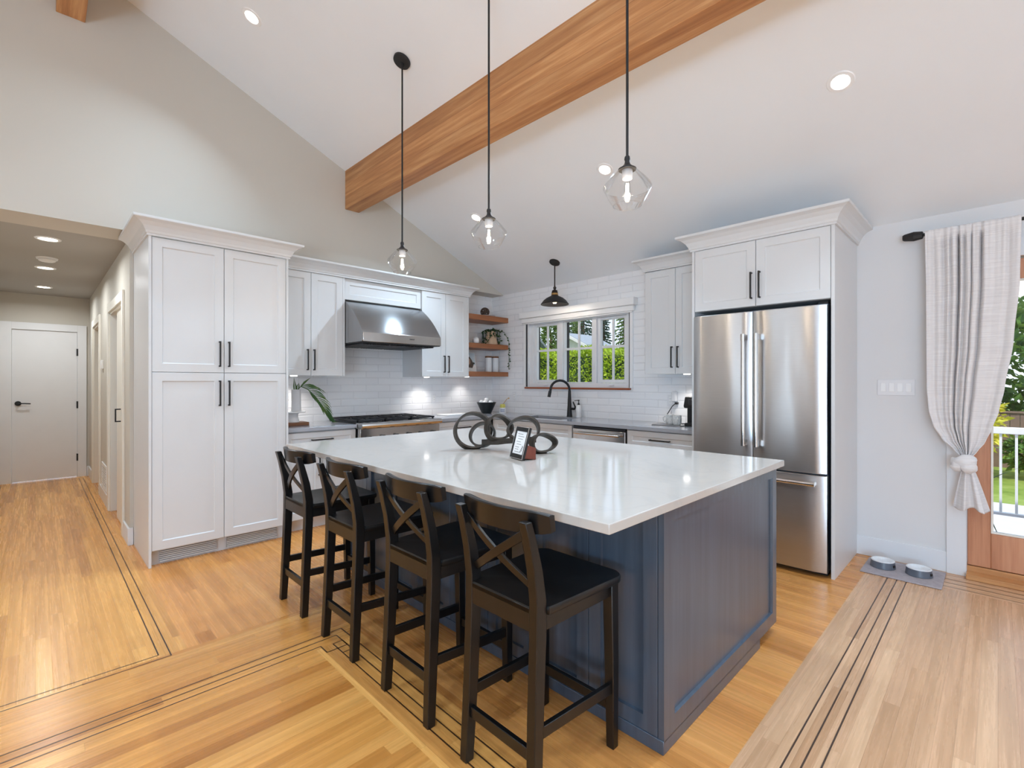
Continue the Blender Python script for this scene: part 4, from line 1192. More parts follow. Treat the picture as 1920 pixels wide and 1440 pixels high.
def cloth(u_, v_):
    z = 2.405 - (2.405 - 0.83) * v_
    y = interp(z, LEFT) * (1 - u_) + interp(z, RIGHT) * u_
    top = min(1, v_ / 0.06)
    spread = 1 + 0.9 * min(v_, 0.5)
    x = 4.452
    for c_, wd, dp in FOLDS:
        dd = (u_ - c_ - 0.02 * (v_ - 0.3) * (0.4 - c_)) / (wd * spread)
        x += dp * math.exp(-dd * dd) * (0.25 + 0.75 * top) * (1.15 - 0.35 * v_)
    x += 0.004 * math.sin(u_ * 95) * (1 - v_) ** 3
    x -= 0.020 * math.sin(PI * v_) * math.sin(PI * u_) * 1.2
    pinch = max(0, (v_ - 0.82) / 0.18)
    x += 0.02 * pinch * math.cos(u_ * 40) * 0.5
    if v_ < 0.035: x = 4.452 + (x - 4.452) * 0.5
    return (x - 0.012, y, z)
c = thing('curtain', 'pale grey linen curtain tied in a knot beside the patio door', 'curtain', (4.45, 0.13, 0.49))
g = G(); g.grid(cloth, 110, 90); mk('cloth', g, 'curtain_linen', c, 0, True, solid=0.003)
# the knot: a fat wrapped loop around a core
kc = Vector((4.440, 0.160, 0.795))
def wrap(c0, ax, r1, r2, tw, name):
    """one soft turn of cloth: a fat ribbon wound round the knot core"""
    ax = Vector(ax).normalized(); q = ax.orthogonal().normalized(); w_ = ax.cross(q)
    rings = []
    for k in range(36):
        a = 2 * PI * k / 36
        d_ = q * math.cos(a) + w_ * math.sin(a)
        cc = c0 + d_ * r1 * (1 + 0.10 * math.sin(2 * a + tw))
        rings.append([tuple(cc + ax * r2 * 1.5 * math.cos(b_) * (1 + 0.12 * math.sin(3 * a)) + d_ * r2 * 0.75 * math.sin(b_) * (1 + 0.18 * math.sin(4 * b_ + a * 2 + tw))) for b_ in [2 * PI * j / 18 for j in range(18)]])
    g = G(); g.loft(rings, 0, False, True)
    return mk(name, g, 'curtain_linen', c, 0, True)
wrap(kc + Vector((0, 0.002, 0.012)), (0.1, 0.34, 0.9), 0.042, 0.027, 0.4, 'knot_turn')
wrap(kc + Vector((-0.004, -0.012, -0.014)), (0.15, -0.62, 0.75), 0.036, 0.025, 1.7, 'knot_turn')
wrap(kc + Vector((-0.012, 0.030, -0.012)), (0.2, 0.85, 0.35), 0.026, 0.020, 2.6, 'knot_turn')
def tail(u_, v_):
    z = 0.775 - 0.285 * v_ - 0.012 * math.sin(u_ * 9) * v_
    yl, yr = 0.165 + 0.052 * v_ ** 0.8, 0.118 - 0.082 * v_ ** 0.9
    y = yl * (1 - u_) + yr * u_
    x = 4.445 + (0.008 + 0.022 * v_) * math.sin(u_ * 13 + 0.8) + 0.006 * v_ * math.sin(u_ * 34) - 0.018 * math.sin(PI * u_) + (0.03 * v_ if u_ > 0.85 else 0)
    return (x, y, z)
g = G(); g.grid(tail, 60, 26); mk('tail', g, 'curtain_linen', c, 0, True, solid=0.003)

# switches, outlets, hall fittings
p = thing('light_switch', 'white four-gang wall switch plate left of the curtain', 'switch', (XW, 0.54, 1.30))
g = G(); g.box(XW - 0.007, 0.428, 1.243, XW - 0.0005, 0.650, 1.361); mk('plate', g, 'socket_white', p, 0.002)
for k in range(4):
    yy = 0.613 - 0.0495 * k
    g = G(); g.loft([[(XW - 0.0065, yy - 0.0165, 1.269), (XW - 0.0065, yy + 0.0165, 1.269), (XW - 0.0065, yy + 0.0165, 1.335), (XW - 0.0065, yy - 0.0165, 1.335)], [(XW - 0.013, yy - 0.0155, 1.270), (XW - 0.013, yy + 0.0155, 1.270), (XW - 0.009, yy + 0.0155, 1.334), (XW - 0.009, yy - 0.0155, 1.334)]])
    mk('rocker', g, 'plastic_white', p, 0.001)
def outlet(F, a, b, lab, gang=1):
    p = thing('wall_outlet', lab, 'outlet', F.p(a, b, 0))
    wd = 0.036 + 0.023 * (gang - 1)
    g = G(); F.box(g, a - wd, b - 0.058, 0.0006, a + wd, b + 0.058, 0.006); mk('plate', g, 'socket_white', p, 0.002)
    for k in range(gang):
        cx_ = a + (k - (gang - 1) / 2) * 0.046
        g = G(); F.box(g, cx_ - 0.017, b - 0.034, 0.005, cx_ + 0.017, b + 0.034, 0.009)
        for q in (-0.016, 0.016):
            for s_ in (-0.006, 0.006): F.box(g, cx_ + s_ - 0.001, b + q - 0.005, 0.0088, cx_ + s_ + 0.001, b + q + 0.005, 0.0094, 1)
        mk('receptacle', g, ['plastic_white', 'dark_gap'], p)
    return p
outlet(FY(YW), 3.584, 1.135, 'white outlet on the tile right of the range')
outlet(FX(XW), -4.58, 1.157, 'white outlet on the tile left of the window, above the bowl')
outlet(FX(XW), -2.315, 1.157, 'white double outlet above the mugs', 2)
p = thing('plug_in_freshener', 'small white plug-in unit in the outlet above the mugs', 'air freshener', (XW - 0.03, 2.285, 1.17))
g = G(); g.loft([[(XW - 0.0095 - t_, 2.285 + sx * w_, 1.15 + zz) for sx, zz in ((-1, 0), (1, 0), (1, 0.09), (0.6, 0.105), (-0.6, 0.105), (-1, 0.09))] for t_, w_ in ((0, 0.024), (0.03, 0.024), (0.042, 0.018))]); mk('body', g, 'ceramic_grey', p, 0.002)
g = G(); g.tube([(XW - 0.012, 2.262, 1.128), (XW - 0.05, 2.262, 1.13), (XW - 0.075, 2.285, 1.10), (XW - 0.09, 2.33, 1.02), (XW - 0.10, 2.34, 0.95), (XW - 0.12, 2.30, 0.935), (XW - 0.06, 2.08, 0.936)], 0.0045, 8); g.box(XW - 0.045, 2.250, 1.118, XW - 0.0095, 2.274, 1.140)
tag(mk('power_cord', g, 'matte_black', None, 0, True, at=(XW - 0.05, 2.28, 0.93)), 'black power cord plugged in behind the mugs', 'cord')
p = thing('thermostat', 'small white thermostat on the hall wall', 'thermostat', (XH, 7.2, 1.54))
g = G(); g.box(XH - 0.022, 7.14, 1.49, XH - 0.0005, 7.26, 1.59); mk('body', g, 'plastic_white', p, 0.004)
p = thing('air_vent', 'low white return air vent on the hall wall', 'vent', (XH, 7.0, 0.26))
g = G(); g.box(XH - 0.004, 6.75, 0.16, XH - 0.0005, 7.25, 0.42); mk('backing', g, 'ink_grey', p)
g = G()
for k in range(9): g.box(XH - 0.010, 6.77, 0.18 + k * 0.026, XH - 0.004, 7.23, 0.192 + k * 0.026)
for q in ((6.74, 0.15, 7.26, 0.17), (6.74, 0.41, 7.26, 0.43), (6.74, 0.17, 6.77, 0.41), (7.23, 0.17, 7.26, 0.41)): g.box(XH - 0.012, q[0], q[1], XH - 0.002, q[2], q[3])
mk('grille', g, 'plastic_white', p)

# ---------------------------------------------------------------- corner shelves and what stands on them
for z0, z1, lb in ((2.144, 2.212, 'top floating wooden corner shelf'), (1.780, 1.842, 'middle floating wooden corner shelf'), (1.415, 1.476, 'lowest floating wooden corner shelf')):
    g = G(); g.box(3.825, 4.70, z0, XW - 0.001, YW - 0.001, z1)
    tag(mk('floating_shelf', g, 'shelf_wood', None, 0.003, at=(4.2, 4.87, z0)), lb, 'shelf', 'wooden corner shelves')
g = G(); g.lathe([(0, 1.405), (0.028, 1.405), (0.032, 1.4145), (0, 1.4145)], (4.0, 4.88, 0), 18); tag(mk('puck_light', g, 'puck_glow', at=(4.0, 4.88, 1.41)), 'small round puck light under the lowest corner shelf', 'light')
g = G(); g.lathe([(0, 2.2125), (0.10, 2.2125), (0.135, 2.226), (0.14, 2.229), (0.10, 2.221), (0, 2.219)], (4.30, 4.86, 0), 36); tag(mk('plate', g, 'ceramic_white', None, 0, True, at=(4.30, 4.86, 2.2125)), 'white plate under the dark ball on the top shelf', 'plate')
bz = Vector((4.30, 4.86, 2.2835))
ball = thing('woven_ball', 'dark woven twig ball on the top shelf', 'decor ball', (4.30, 4.86, 2.2205))
for k in range(14):
    ax = Vector((rnd.uniform(-1, 1), rnd.uniform(-1, 1), rnd.uniform(-1, 1))).normalized()
    q = ax.orthogonal().normalized(); w_ = ax.cross(q)
    g = G(); g.tube([tuple(bz + (q * math.cos(2 * PI * j / 28) + w_ * math.sin(2 * PI * j / 28)) * 0.056) for j in range(28)], 0.006, 7, 0, True)
    mk('twig_hoop', g, 'wicker_dark', ball, 0, True)
pot = thing('potted_ivy', 'trailing ivy in a tan pot on the middle shelf', 'potted plant', (4.40, 4.85, 1.843))
g = G(); g.lathe([(0, 1.843), (0.088, 1.843), (0.094, 1.855), (0.078, 1.92), (0.062, 1.985), (0.056, 2.02), (0.050, 2.03), (0.045, 2.02), (0, 2.015)], (4.40, 4.85, 0), 28); mk('pot', g, 'pot_tan', pot, 0, True)
def vine(root, pts, n, size, mat='ivy_leaf', name='vine'):
    g = G(); g.tube(pts, 0.003, 6)
    for k in range(n):
        t_ = k / max(1, n - 1) * (len(pts) - 1.001); i0 = int(t_); q = Vector(pts[i0]).lerp(Vector(pts[i0 + 1]), t_ - i0)
        g.leaf(q, (rnd.uniform(-1, 1), rnd.uniform(-1, 0.4), rnd.uniform(-1, 0.5)), size * rnd.uniform(0.7, 1.2), size * 0.7)
    return mk(name, g, mat, root)
for k in range(13):
    a = rnd.uniform(PI * 0.6, 2.4 * PI)
    a = k * 2 * PI / 13
    c_, s_ = math.cos(a), math.sin(a)
    front = s_ < -0.6 and -0.9 < c_ < 0.25
    L = 0.05 if front else rnd.uniform(0.10, 0.17)
    rr = 0.115
    yo = min(0.14, rr * s_)
    vine(pot, [(4.40, 4.85, 2.02), (4.40 + 0.06 * c_, 4.85 + 0.5 * yo, 2.055), (4.40 + rr * c_, 4.85 + yo, 2.03), (4.40 + rr * 1.1 * c_, 4.85 + yo, 2.0 - L * 0.5), (4.40 + rr * 1.05 * c_, 4.85 + yo, 2.0 - L)], 12 if not front else 6, 0.042)
vine(pot, [(4.45, 4.80, 2.04), (4.54, 4.74, 2.02), (4.565, 4.672, 1.90), (4.562, 4.665, 1.75), (4.56, 4.665, 1.62), (4.555, 4.665, 1.52)], 26, 0.036)
vine(pot, [(4.36, 4.80, 2.03), (4.30, 4.76, 1.93), (4.25, 4.76, 1.865), (4.20, 4.77, 1.855)], 12, 0.036)
g = G(); g.lathe([(0, 1.8425), (0.02, 1.8425), (0.036, 1.858), (0.044, 1.885), (0.038, 1.915), (0.018, 1.932), (0.01, 1.932), (0, 1.93)], (4.125, 4.84, 0), 28); tag(mk('vase', g, 'ceramic_white', None, 0, True, at=(4.125, 4.84, 1.8425)), 'small round white bud vase on the middle shelf', 'vase')
ph = thing('photo_print', 'white print with a long-haired figure, propped on the lowest shelf', 'picture', (4.10, 4.93, 1.477))
g = G(); g.loft([[(4.00, 4.90, 1.477), (4.19, 4.90, 1.477), (4.19, 4.915, 1.477), (4.00, 4.915, 1.477)], [(4.00, 4.945, 1.735), (4.19, 4.945, 1.735), (4.19, 4.96, 1.735), (4.00, 4.96, 1.735)]]); mk('panel', g, 'paper_white', ph, 0.001)
FP = lambda a, b: (4.0 + a, 4.8985 + 0.174 * b, 1.477 + b)
def flat(pts, m, nm): g = G(); g.add([FP(a, b) for a, b in pts], [tuple(range(len(pts)))]); mk(nm, g, m, ph)
flat([(0.01, 0.09), (0.18, 0.09), (0.18, 0.25), (0.01, 0.25)], 'print_sky', 'picture_sky')
ph_y = 0.0006
def FP(a, b): return (4.0 + a, 4.8975 + 0.174 * b, 1.477 + b)
flat([(0.03 + 0, 0.06), (0.12, 0.05), (0.15, 0.10), (0.12, 0.16), (0.09, 0.20), (0.05, 0.20), (0.03, 0.15)], 'print_hair', 'picture_hair')
def FP(a, b): return (4.0 + a, 4.8965 + 0.174 * b, 1.477 + b)
flat([(0.05, 0.12), (0.075, 0.09), (0.095, 0.12), (0.095, 0.165), (0.075, 0.18), (0.055, 0.165)], 'print_skin', 'picture_face')
flat([(0.12, 0.10), (0.17, 0.105), (0.165, 0.122), (0.14, 0.128)], 'ink_dark', 'picture_detail')
for cx_, lb in ((4.365, 'white canister with dark lid on the lowest shelf, beside the print'), (4.49, 'white canister with dark lid on the lowest shelf, nearest the corner')):
    k_ = thing('canister', lb, 'canister', (cx_, 4.86, 1.477), 'white canisters on the lowest shelf')
    g = G(); g.lathe([(0, 1.477), (0.044, 1.477), (0.046, 1.482), (0.046, 1.665), (0.044, 1.67), (0, 1.67)], (cx_, 4.86, 0), 28); mk('jar', g, 'canister_white', k_, 0, True)
    g = G(); g.lathe([(0, 1.6705), (0.047, 1.6705), (0.047, 1.688), (0.044, 1.692), (0, 1.692)], (cx_, 4.86, 0), 28); mk('lid', g, 'board_wood', k_, 0, True)

# ---------------------------------------------------------------- things on the counters
CT = 0.9305
g = G()
pts = [(1.60 + 0.0, 4.62), (1.84, 4.62), (1.862, 4.635), (1.862, 4.80), (1.84, 4.82), (1.60, 4.82)]
g.prism(pts, CT, CT + 0.03, 'z'); tag(mk('cutting_board', g, 'board_wood', None, 0.003, at=(1.7, 4.72, CT)), 'dark wooden board on the counter by the pantry', 'cutting board')
g = G(); g.lathe([(0, 0.961), (0.060, 0.961), (0.062, 0.966), (0.055, 0.995), (0.050, 1.03), (0.056, 1.045), (0.115, 1.052), (0.118, 1.058), (0.116, 1.064), (0, 1.062)], (1.735, 4.72, 0), 32); tag(mk('cake_stand', g, 'ceramic_white', None, 0, True, at=(1.735, 4.72, 0.961)), 'white pedestal stand on the dark wooden board', 'cake stand')
v = thing('vase', 'tall white cylinder vase holding palm leaves by the pantry', 'vase', (1.795, 4.74, 1.0625))
g = G(); g.lathe([(0, 1.0635), (0.042, 1.0635), (0.045, 1.068), (0.043, 1.10), (0.043, 1.268), (0.045, 1.272), (0.040, 1.272), (0.038, 1.11), (0, 1.10)], (1.775, 4.73, 0), 28); mk('body', g, 'ceramic_grey', v, 0, True)
fr = thing('palm_frond', 'arching green palm frond and short blades in the white vase', 'plant', (1.775, 4.73, 1.12))
st = [(1.775, 4.73, 1.12), (1.79, 4.725, 1.275), (1.815, 4.715, 1.300), (1.875, 4.70, 1.270), (1.94, 4.68, 1.20), (2.00, 4.665, 1.11), (2.06, 4.65, 1.015), (2.09, 4.64, 0.965)]
g = G(); g.tube(st, [0.004, 0.004, 0.004, 0.0035, 0.003, 0.003, 0.002, 0.0012], 7)
def blade(q, d0, d1, L, w_):
    """a curved strip leaflet: starts along d0, bends to d1"""
    pts_ = []
    for k in range(6):
        f_ = k / 5
        pts_.append(q + (d0.normalized() * (1 - f_ * 0.5) + d1.normalized() * (f_ * 0.5)) * L * f_)
    vs = []
    for k, p_ in enumerate(pts_):
        t1 = (pts_[min(k + 1, 5)] - pts_[max(k - 1, 0)]).normalized()
        nr_ = t1.cross(Vector((0.25, -0.9, 0.2))).normalized() * w_ * math.sin(PI * (0.14 + 0.84 * k / 5))
        z0 = max(p_.z, 0.945)
        vs += [(p_.x + nr_.x, p_.y + nr_.y, max(z0 + nr_.z, 0.942)), (p_.x - nr_.x, p_.y - nr_.y, max(z0 - nr_.z, 0.940))]
    g.add(vs, [(2 * k, 2 * k + 1, 2 * k + 3, 2 * k + 2) for k in range(5)])
for k in range(26):
    f_ = k / 25
    t_ = 2.0 + f_ * 4.85; i0 = min(int(t_), 6); q = Vector(st[i0]).lerp(Vector(st[i0 + 1]), t_ - i0)
    dv = (Vector(st[i0 + 1]) - Vector(st[i0])).normalized()
    up_ = Vector((0.80, -0.05, 0.48)).lerp(dv, min(0.8, 0.05 + 0.95 * f_))
    blade(q, up_, dv * 0.5 + Vector((0.35, 0, -0.75)), (0.25 - 0.15 * f_) * rnd.uniform(0.85, 1.1), 0.0045)
    if k > 5:
        dn = Vector((-0.10, -0.1, -0.8)).lerp(dv, 0.45 + 0.3 * f_)
        blade(q, dn, dv + Vector((-0.1, 0, -0.4)), (0.05 + 0.085 * math.sin(PI * f_)) * rnd.uniform(0.7, 1.2), 0.0045)
mk('frond', g, 'palm_leaf', fr, 0, False, solid=0.0012)
for (bx, by, bz_, L) in ((-0.012, 0.0, 1.385, 0.02), (0.012, -0.01, 1.335, 0.016)):
    g = G(); p0 = Vector((1.775 + bx * 0.5, 4.73, 1.12))
    for sg in (-1, 1):
        m_ = Vector((1.775 + bx + sg * 0.010, 4.73 + by, 1.30)); tp = Vector((1.775 + bx * 1.8, 4.73 + by, bz_))
        g.add([p0, m_ + Vector((0.006, 0, 0)), tp, m_ - Vector((0.006, 0, 0))], [(0, 1, 2, 3)])
    mk('blade', g, 'palm_leaf', fr, 0, False, solid=0.0012)
g = G()
b0, b1 = Vector((1.79, 4.725, 1.27)), Vector((1.90, 4.70, 1.385))
g.add([b0, b0.lerp(b1, 0.5) + Vector((-0.004, 0, 0.02)), b1, b0.lerp(b1, 0.5) + Vector((0.008, 0, 0.004))], [(0, 1, 2, 3)]); mk('blade', g, 'palm_leaf', fr, 0, False, solid=0.0012)

g = G(); g.box(3.55, 4.70, CT, 3.95, 4.92, CT + 0.012); tag(mk('serving_board', g, 'paper_white', None, 0.003, at=(3.75, 4.8, CT)), 'thin white board lying on the counter right of the range', 'board')
b_ = thing('bowl', 'black tapered bowl on the corner counter', 'bowl', (4.22, 4.74, CT))
def sq(r0, z, n=32): return [(4.22 + r0 * math.cos(2 * PI * k / n), 4.74 + r0 * math.sin(2 * PI * k / n), z) for k in range(n)]
g = G(); g.loft([sq(0.062, CT), sq(0.064, CT + 0.004), sq(0.128, CT + 0.142), sq(0.130, CT + 0.147), sq(0.124, CT + 0.147), sq(0.058, CT + 0.012)]); mk('shell', g, 'bowl_black', b_, 0, True)
for k in range(6):
    a = k * 2 * PI / 5; r_ = 0.064 if k < 5 else 0
    cz = CT + 0.142 + (0.034 if k == 5 else 0)
    g = G(); g.lathe([(0.0345 * math.cos(t_ * PI / 8 - PI / 2), cz + 0.030 * math.sin(t_ * PI / 8 - PI / 2)) for t_ in range(9)], (4.22 + r_ * math.cos(a), 4.74 + r_ * math.sin(a), 0), 16)
    tag(mk('decorative_ball', g, 'ceramic_white', None, 0, True, at=(4.22 + r_ * math.cos(a), 4.74 + r_ * math.sin(a), cz - 0.030)), 'small white ball piled in the black tapered bowl', 'ball', 'white balls heaped in the black bowl')
j = thing('jar', 'small white jar with blue print behind the black bowl', 'jar', (4.40, 4.62, CT))
g = G(); g.lathe([(0, CT), (0.048, CT), (0.05, CT + 0.004), (0.05, CT + 0.07), (0.047, CT + 0.073), (0.046, CT + 0.01), (0, CT + 0.008)], (4.40, 4.62, 0), 24); mk('body', g, 'ceramic_white', j, 0, True)
for k in range(4):
    g = G(); a = R(200 + 16 * k)
    for z_ in (0.02, 0.04): g.box(4.40 + 0.0508 * math.cos(a) - 0.003, 4.62 + 0.0508 * math.sin(a) - 0.003, CT + z_, 4.40 + 0.0508 * math.cos(a) + 0.003, 4.62 + 0.0508 * math.sin(a) + 0.003, CT + z_ + 0.014)
    mk('blue_mark', g, 'blue_print', j)
g = G(); g.box(4.37, 4.595, CT + 0.03, 4.43, 4.645, CT + 0.118); tag(mk('sponge', g, 'yellow_sponge', None, 0.01, at=(4.40, 4.62, CT + 0.03)), 'yellow sponge standing in the small jar', 'sponge')
g = G(); g.tube([(4.395, 4.655, CT + 0.075), (4.37, 4.50, CT + 0.195)], 0.0045, 8); g.lathe([(0, -0.012), (0.010, -0.008), (0.013, 0), (0.010, 0.008), (0, 0.012)], (4.365, 4.47, CT + 0.20), 12)
tag(mk('wooden_spoon', g, 'wood_light', None, 0, True, at=(4.39, 4.60, CT + 0.07)), 'pale wooden spoon leaning beside the black bowl', 'spoon')
d = thing('soap_dispenser', 'white soap bottle with black pump beside the faucet', 'soap dispenser', (4.50, 3.44, CT))
g = G(); g.lathe([(0, CT), (0.030, CT), (0.032, CT + 0.004), (0.032, CT + 0.125), (0.026, CT + 0.14), (0.013, CT + 0.145), (0, CT + 0.145)], (4.50, 3.44, 0), 24); mk('bottle', g, 'ceramic_white', d, 0, True)
g = G(); g.lathe([(0, CT + 0.1455), (0.014, CT + 0.1455), (0.014, CT + 0.16), (0.006, CT + 0.165), (0.005, CT + 0.19), (0.011, CT + 0.192), (0.011, CT + 0.203), (0, CT + 0.204)], (4.50, 3.44, 0), 18); g.cyl((4.50, 3.44, CT + 0.198), (4.465, 3.475, CT + 0.194), 0.0042, 8); mk('pump', g, 'matte_black', d, 0, True)
g = G(); g.box(4.20, 2.055, CT, 4.40, 2.34, CT + 0.008); tag(mk('tray', g, 'ink_grey', None, 0.003, at=(4.30, 2.2, CT)), 'thin grey tray under the two mugs', 'tray')
def mug(cx_, cy_, ang, lb):
    z = CT + 0.0085
    m_ = thing('mug', lb, 'mug', (cx_, cy_, z), 'speckled mugs on the grey tray')
    g = G(); g.lathe([(0, z), (0.030, z), (0.038, z + 0.012), (0.042, z + 0.045), (0.040, z + 0.088), (0.041, z + 0.092), (0.037, z + 0.092), (0.037, z + 0.04), (0.028, z + 0.008), (0, z + 0.007)], (cx_, cy_, 0), 28); mk('cup', g, 'mug_speckle', m_, 0, True)
    c_, s_ = math.cos(ang), math.sin(ang)
    g = G(); g.tube([(cx_ + c_ * r_, cy_ + s_ * r_, z + h_) for r_, h_ in ((0.036, 0.072), (0.055, 0.074), (0.066, 0.060), (0.064, 0.040), (0.052, 0.026), (0.036, 0.024))], 0.0055, 8); mk('handle', g, 'mug_speckle', m_, 0, True)
mug(4.315, 2.205, R(120), 'speckled mug with its handle to the left, on the tray')
mug(4.275, 2.118, R(210), 'speckled mug beside the coffee maker, handle facing the room')
cm = thing('coffee_maker', 'black pod coffee maker half hidden by the refrigerator', 'coffee maker', (4.42, 1.960, CT))
g = G(); g.box(4.36, 1.880, CT, 4.55, 2.060, CT + 0.17); g.box(4.30, 1.880, CT, 4.36, 2.060, CT + 0.03); mk('body', g, 'matte_black', cm, 0.006)
g = G(); g.loft([[(4.29, 1.880, CT + 0.17), (4.55, 1.880, CT + 0.17), (4.55, 2.060, CT + 0.17), (4.29, 2.060, CT + 0.17)], [(4.285, 1.878, CT + 0.19), (4.55, 1.878, CT + 0.19), (4.55, 2.062, CT + 0.19), (4.285, 2.062, CT + 0.19)], [(4.30, 1.885, CT + 0.275), (4.55, 1.885, CT + 0.275), (4.55, 2.055, CT + 0.275), (4.30, 2.055, CT + 0.275)]]); mk('brew_head', g, 'matte_black', cm, 0.008)
g = G(); g.box(4.282, 1.930, CT + 0.20, 4.296, 2.010, CT + 0.25); mk('plate', g, 'steel_dark', cm, 0.003)

# ---------------------------------------------------------------- on the island: loop sculpture and framed card
IT = 0.9205
sc_ = thing('loop_sculpture', 'dark hammered metal sculpture of linked loops on the island', 'sculpture', (2.05, 2.12, IT))
def hoop(c_, yaw, rx, rz, lean=0.0, wd=0.040, th=0.013, egg=0.0, rot=0.0):
    """flat-bar loop standing on edge; yaw is the direction its opening faces"""
    c_ = Vector(c_)
    n = Vector((math.cos(yaw), math.sin(yaw), lean)).normalized()
    u_ = Vector((0, 0, 1)).cross(n).normalized()
    v_ = n.cross(u_)
    rings = []
    N = 44
    for k in range(N):
        a = 2 * PI * k / N
        ca, sa = math.cos(a), math.sin(a)
        e_ = 1 + egg * ca
        lp = Vector((rx * ca * math.cos(rot) - rz * sa * e_ * math.sin(rot), rx * ca * math.sin(rot) + rz * sa * e_ * math.cos(rot)))
        rad = (u_ * lp.x + v_ * lp.y)
        rd = rad.normalized()
        cc = c_ + rad
        w_ = wd / 2 * (1 + 0.12 * math.sin(3 * a))
        tw = 0.55 * math.sin(a + 0.7)
        nn = (n * math.cos(tw) + rd * math.sin(tw)); rr = (rd * math.cos(tw) - n * math.sin(tw))
        rings.append([tuple(cc + nn * s1 * w_ + rr * s2 * th / 2) for s1, s2 in ((-1, -1), (1, -1), (1, 1), (-1, 1))])
    g = G(); g.loft(rings, 0, False, True)
    return mk('metal_loop', g, 'sculpture_metal', sc_, 0.001)
VY = R(45.28 + 180)
hoop((1.965, 2.335, IT + 0.114), VY + R(8), 0.112, 0.110, 0.08)
hoop((2.005, 2.290, IT + 0.090), VY - R(12), 0.085, 0.068, -0.15, rot=R(38))
hoop((2.045, 2.180, IT + 0.137), VY + R(18), 0.080, 0.073, 0.1, rot=R(-12), egg=-0.2)
hoop((2.105, 2.030, IT + 0.132), VY - R(10), 0.094, 0.074, 0.1, egg=0.15)
hoop((2.140, 1.895, IT + 0.0585), VY + R(22), 0.076, 0.052, 0.05, egg=-0.25)
g = G(); g.loft([[(x_ - 0.005, y_, IT + z_), (x_ + 0.005, y_, IT + z_), (x_ + 0.005, y_, IT + z_ + 0.034), (x_ - 0.005, y_, IT + z_ + 0.034)] for x_, y_, z_ in ((1.985, 2.27, 0.030), (2.03, 2.17, 0.036), (2.05, 2.11, 0.046), (2.09, 2.00, 0.060), (2.12, 1.94, 0.062))]); mk('connecting_bar', g, 'sculpture_metal', sc_, 0.001)

fr = thing('framed_card', 'small black framed card leaning on an easel on the island', 'picture frame', (1.88, 1.86, IT))
A, B = Vector((1.888, 1.926, IT)), Vector((1.852, 1.795, IT))
ud = (B - A).normalized(); W_ = (B - A).length
back = Vector((-ud.y, ud.x, 0)); back = back if back.x > 0 else -back
up = (Vector((0, 0, 1)) * 0.962 + back * 0.272).normalized()
nn = -up.cross(ud) if (up.cross(ud)).x > 0 else up.cross(ud)
H_ = 0.178
A = A + back * 0.004 + Vector((0, 0, 0.003))
def Q(a, b, c_=0.0): return tuple(A + ud * a + up * b + nn * c_)
def qbox(g, a0, b0, c0, a1, b1, c1): g.add([Q(a0, b0, c0), Q(a1, b0, c0), Q(a1, b0, c1), Q(a0, b0, c1), Q(a0, b1, c0), Q(a1, b1, c0), Q(a1, b1, c1), Q(a0, b1, c1)], [(0, 3, 2, 1), (4, 5, 6, 7), (0, 1, 5, 4), (1, 2, 6, 5), (2, 3, 7, 6), (3, 0, 4, 7)])
g = G(); e = 0.013; et = 0.026
qbox(g, 0, 0, -0.012, W_, H_, -0.001); qbox(g, 0, 0, -0.001, W_, et, 0.004); qbox(g, 0, H_ - et, -0.001, W_, H_, 0.004); qbox(g, 0, et, -0.001, e, H_ - et, 0.004); qbox(g, W_ - e, et, -0.001, W_, H_ - et, 0.004)
mk('frame', g, 'matte_black', fr)
g = G(); k = 0.0028
for q in ((0, 0, W_, k), (0, H_ - k, W_, H_), (0, k, k, H_ - k), (W_ - k, k, W_, H_ - k)): qbox(g, q[0], q[1], 0.003, q[2], q[3], 0.0058)
mk('silver_edge', g, 'stainless_trim', fr)
g = G(); qbox(g, e, et, -0.001, W_ - e, H_ - et, 0.0008); mk('card', g, 'paper_white', fr)
g = G()
for r_, (b, a0, a1) in enumerate(((0.135, 0.03, 0.085), (0.122, 0.035, 0.10), (0.108, 0.04, 0.09), (0.092, 0.03, 0.075), (0.078, 0.04, 0.085), (0.062, 0.03, 0.07), (0.050, 0.032, 0.066), (0.036, 0.03, 0.095))):
    a = a0
    while a < a1:
        L_ = rnd.uniform(0.004, 0.010); qbox(g, a, b, 0.0008, min(a + L_, a1), b + 0.0035, 0.0012); a += L_ + 0.0025
mk('script_lines', g, 'ink_grey', fr)
g = G()
for kk in range(7): g.leaf(Q(W_ - 0.040 + 0.002 * kk, 0.036 + 0.005 * kk, 0.0016), ud * (0.5 if kk % 2 else -0.6) + up * 0.8, 0.014, 0.006, roll=nn)
mk('leaf_sprig', g, 'ink_dark', fr)
g = G()
for kk in range(10): qbox(g, 0.017, 0.032 + kk * 0.0115, 0.0008, 0.0235, 0.032 + kk * 0.0115, 0.0013)
mk('side_pattern', g, 'ink_dark', fr)
g = G(); c0 = A + ud * (W_ * 0.72) - nn * 0.012
g.loft([[tuple(c0 + up * 0.010 - nn * 0.0 - ud * 0.035), tuple(c0 + up * 0.010 + ud * 0.035), tuple(Vector((c0.x, c0.y, IT)) + back * 0.075 + ud * 0.035), tuple(Vector((c0.x, c0.y, IT)) + back * 0.075 - ud * 0.035)],
        [tuple(c0 + up * 0.085 - ud * 0.030), tuple(c0 + up * 0.085 + ud * 0.030), tuple(Vector((c0.x, c0.y, IT + 0.062)) + back * 0.078 + ud * 0.030), tuple(Vector((c0.x, c0.y, IT + 0.062)) + back * 0.078 - ud * 0.030)]])
mk('easel', g, 'red_wood', fr, 0.001)

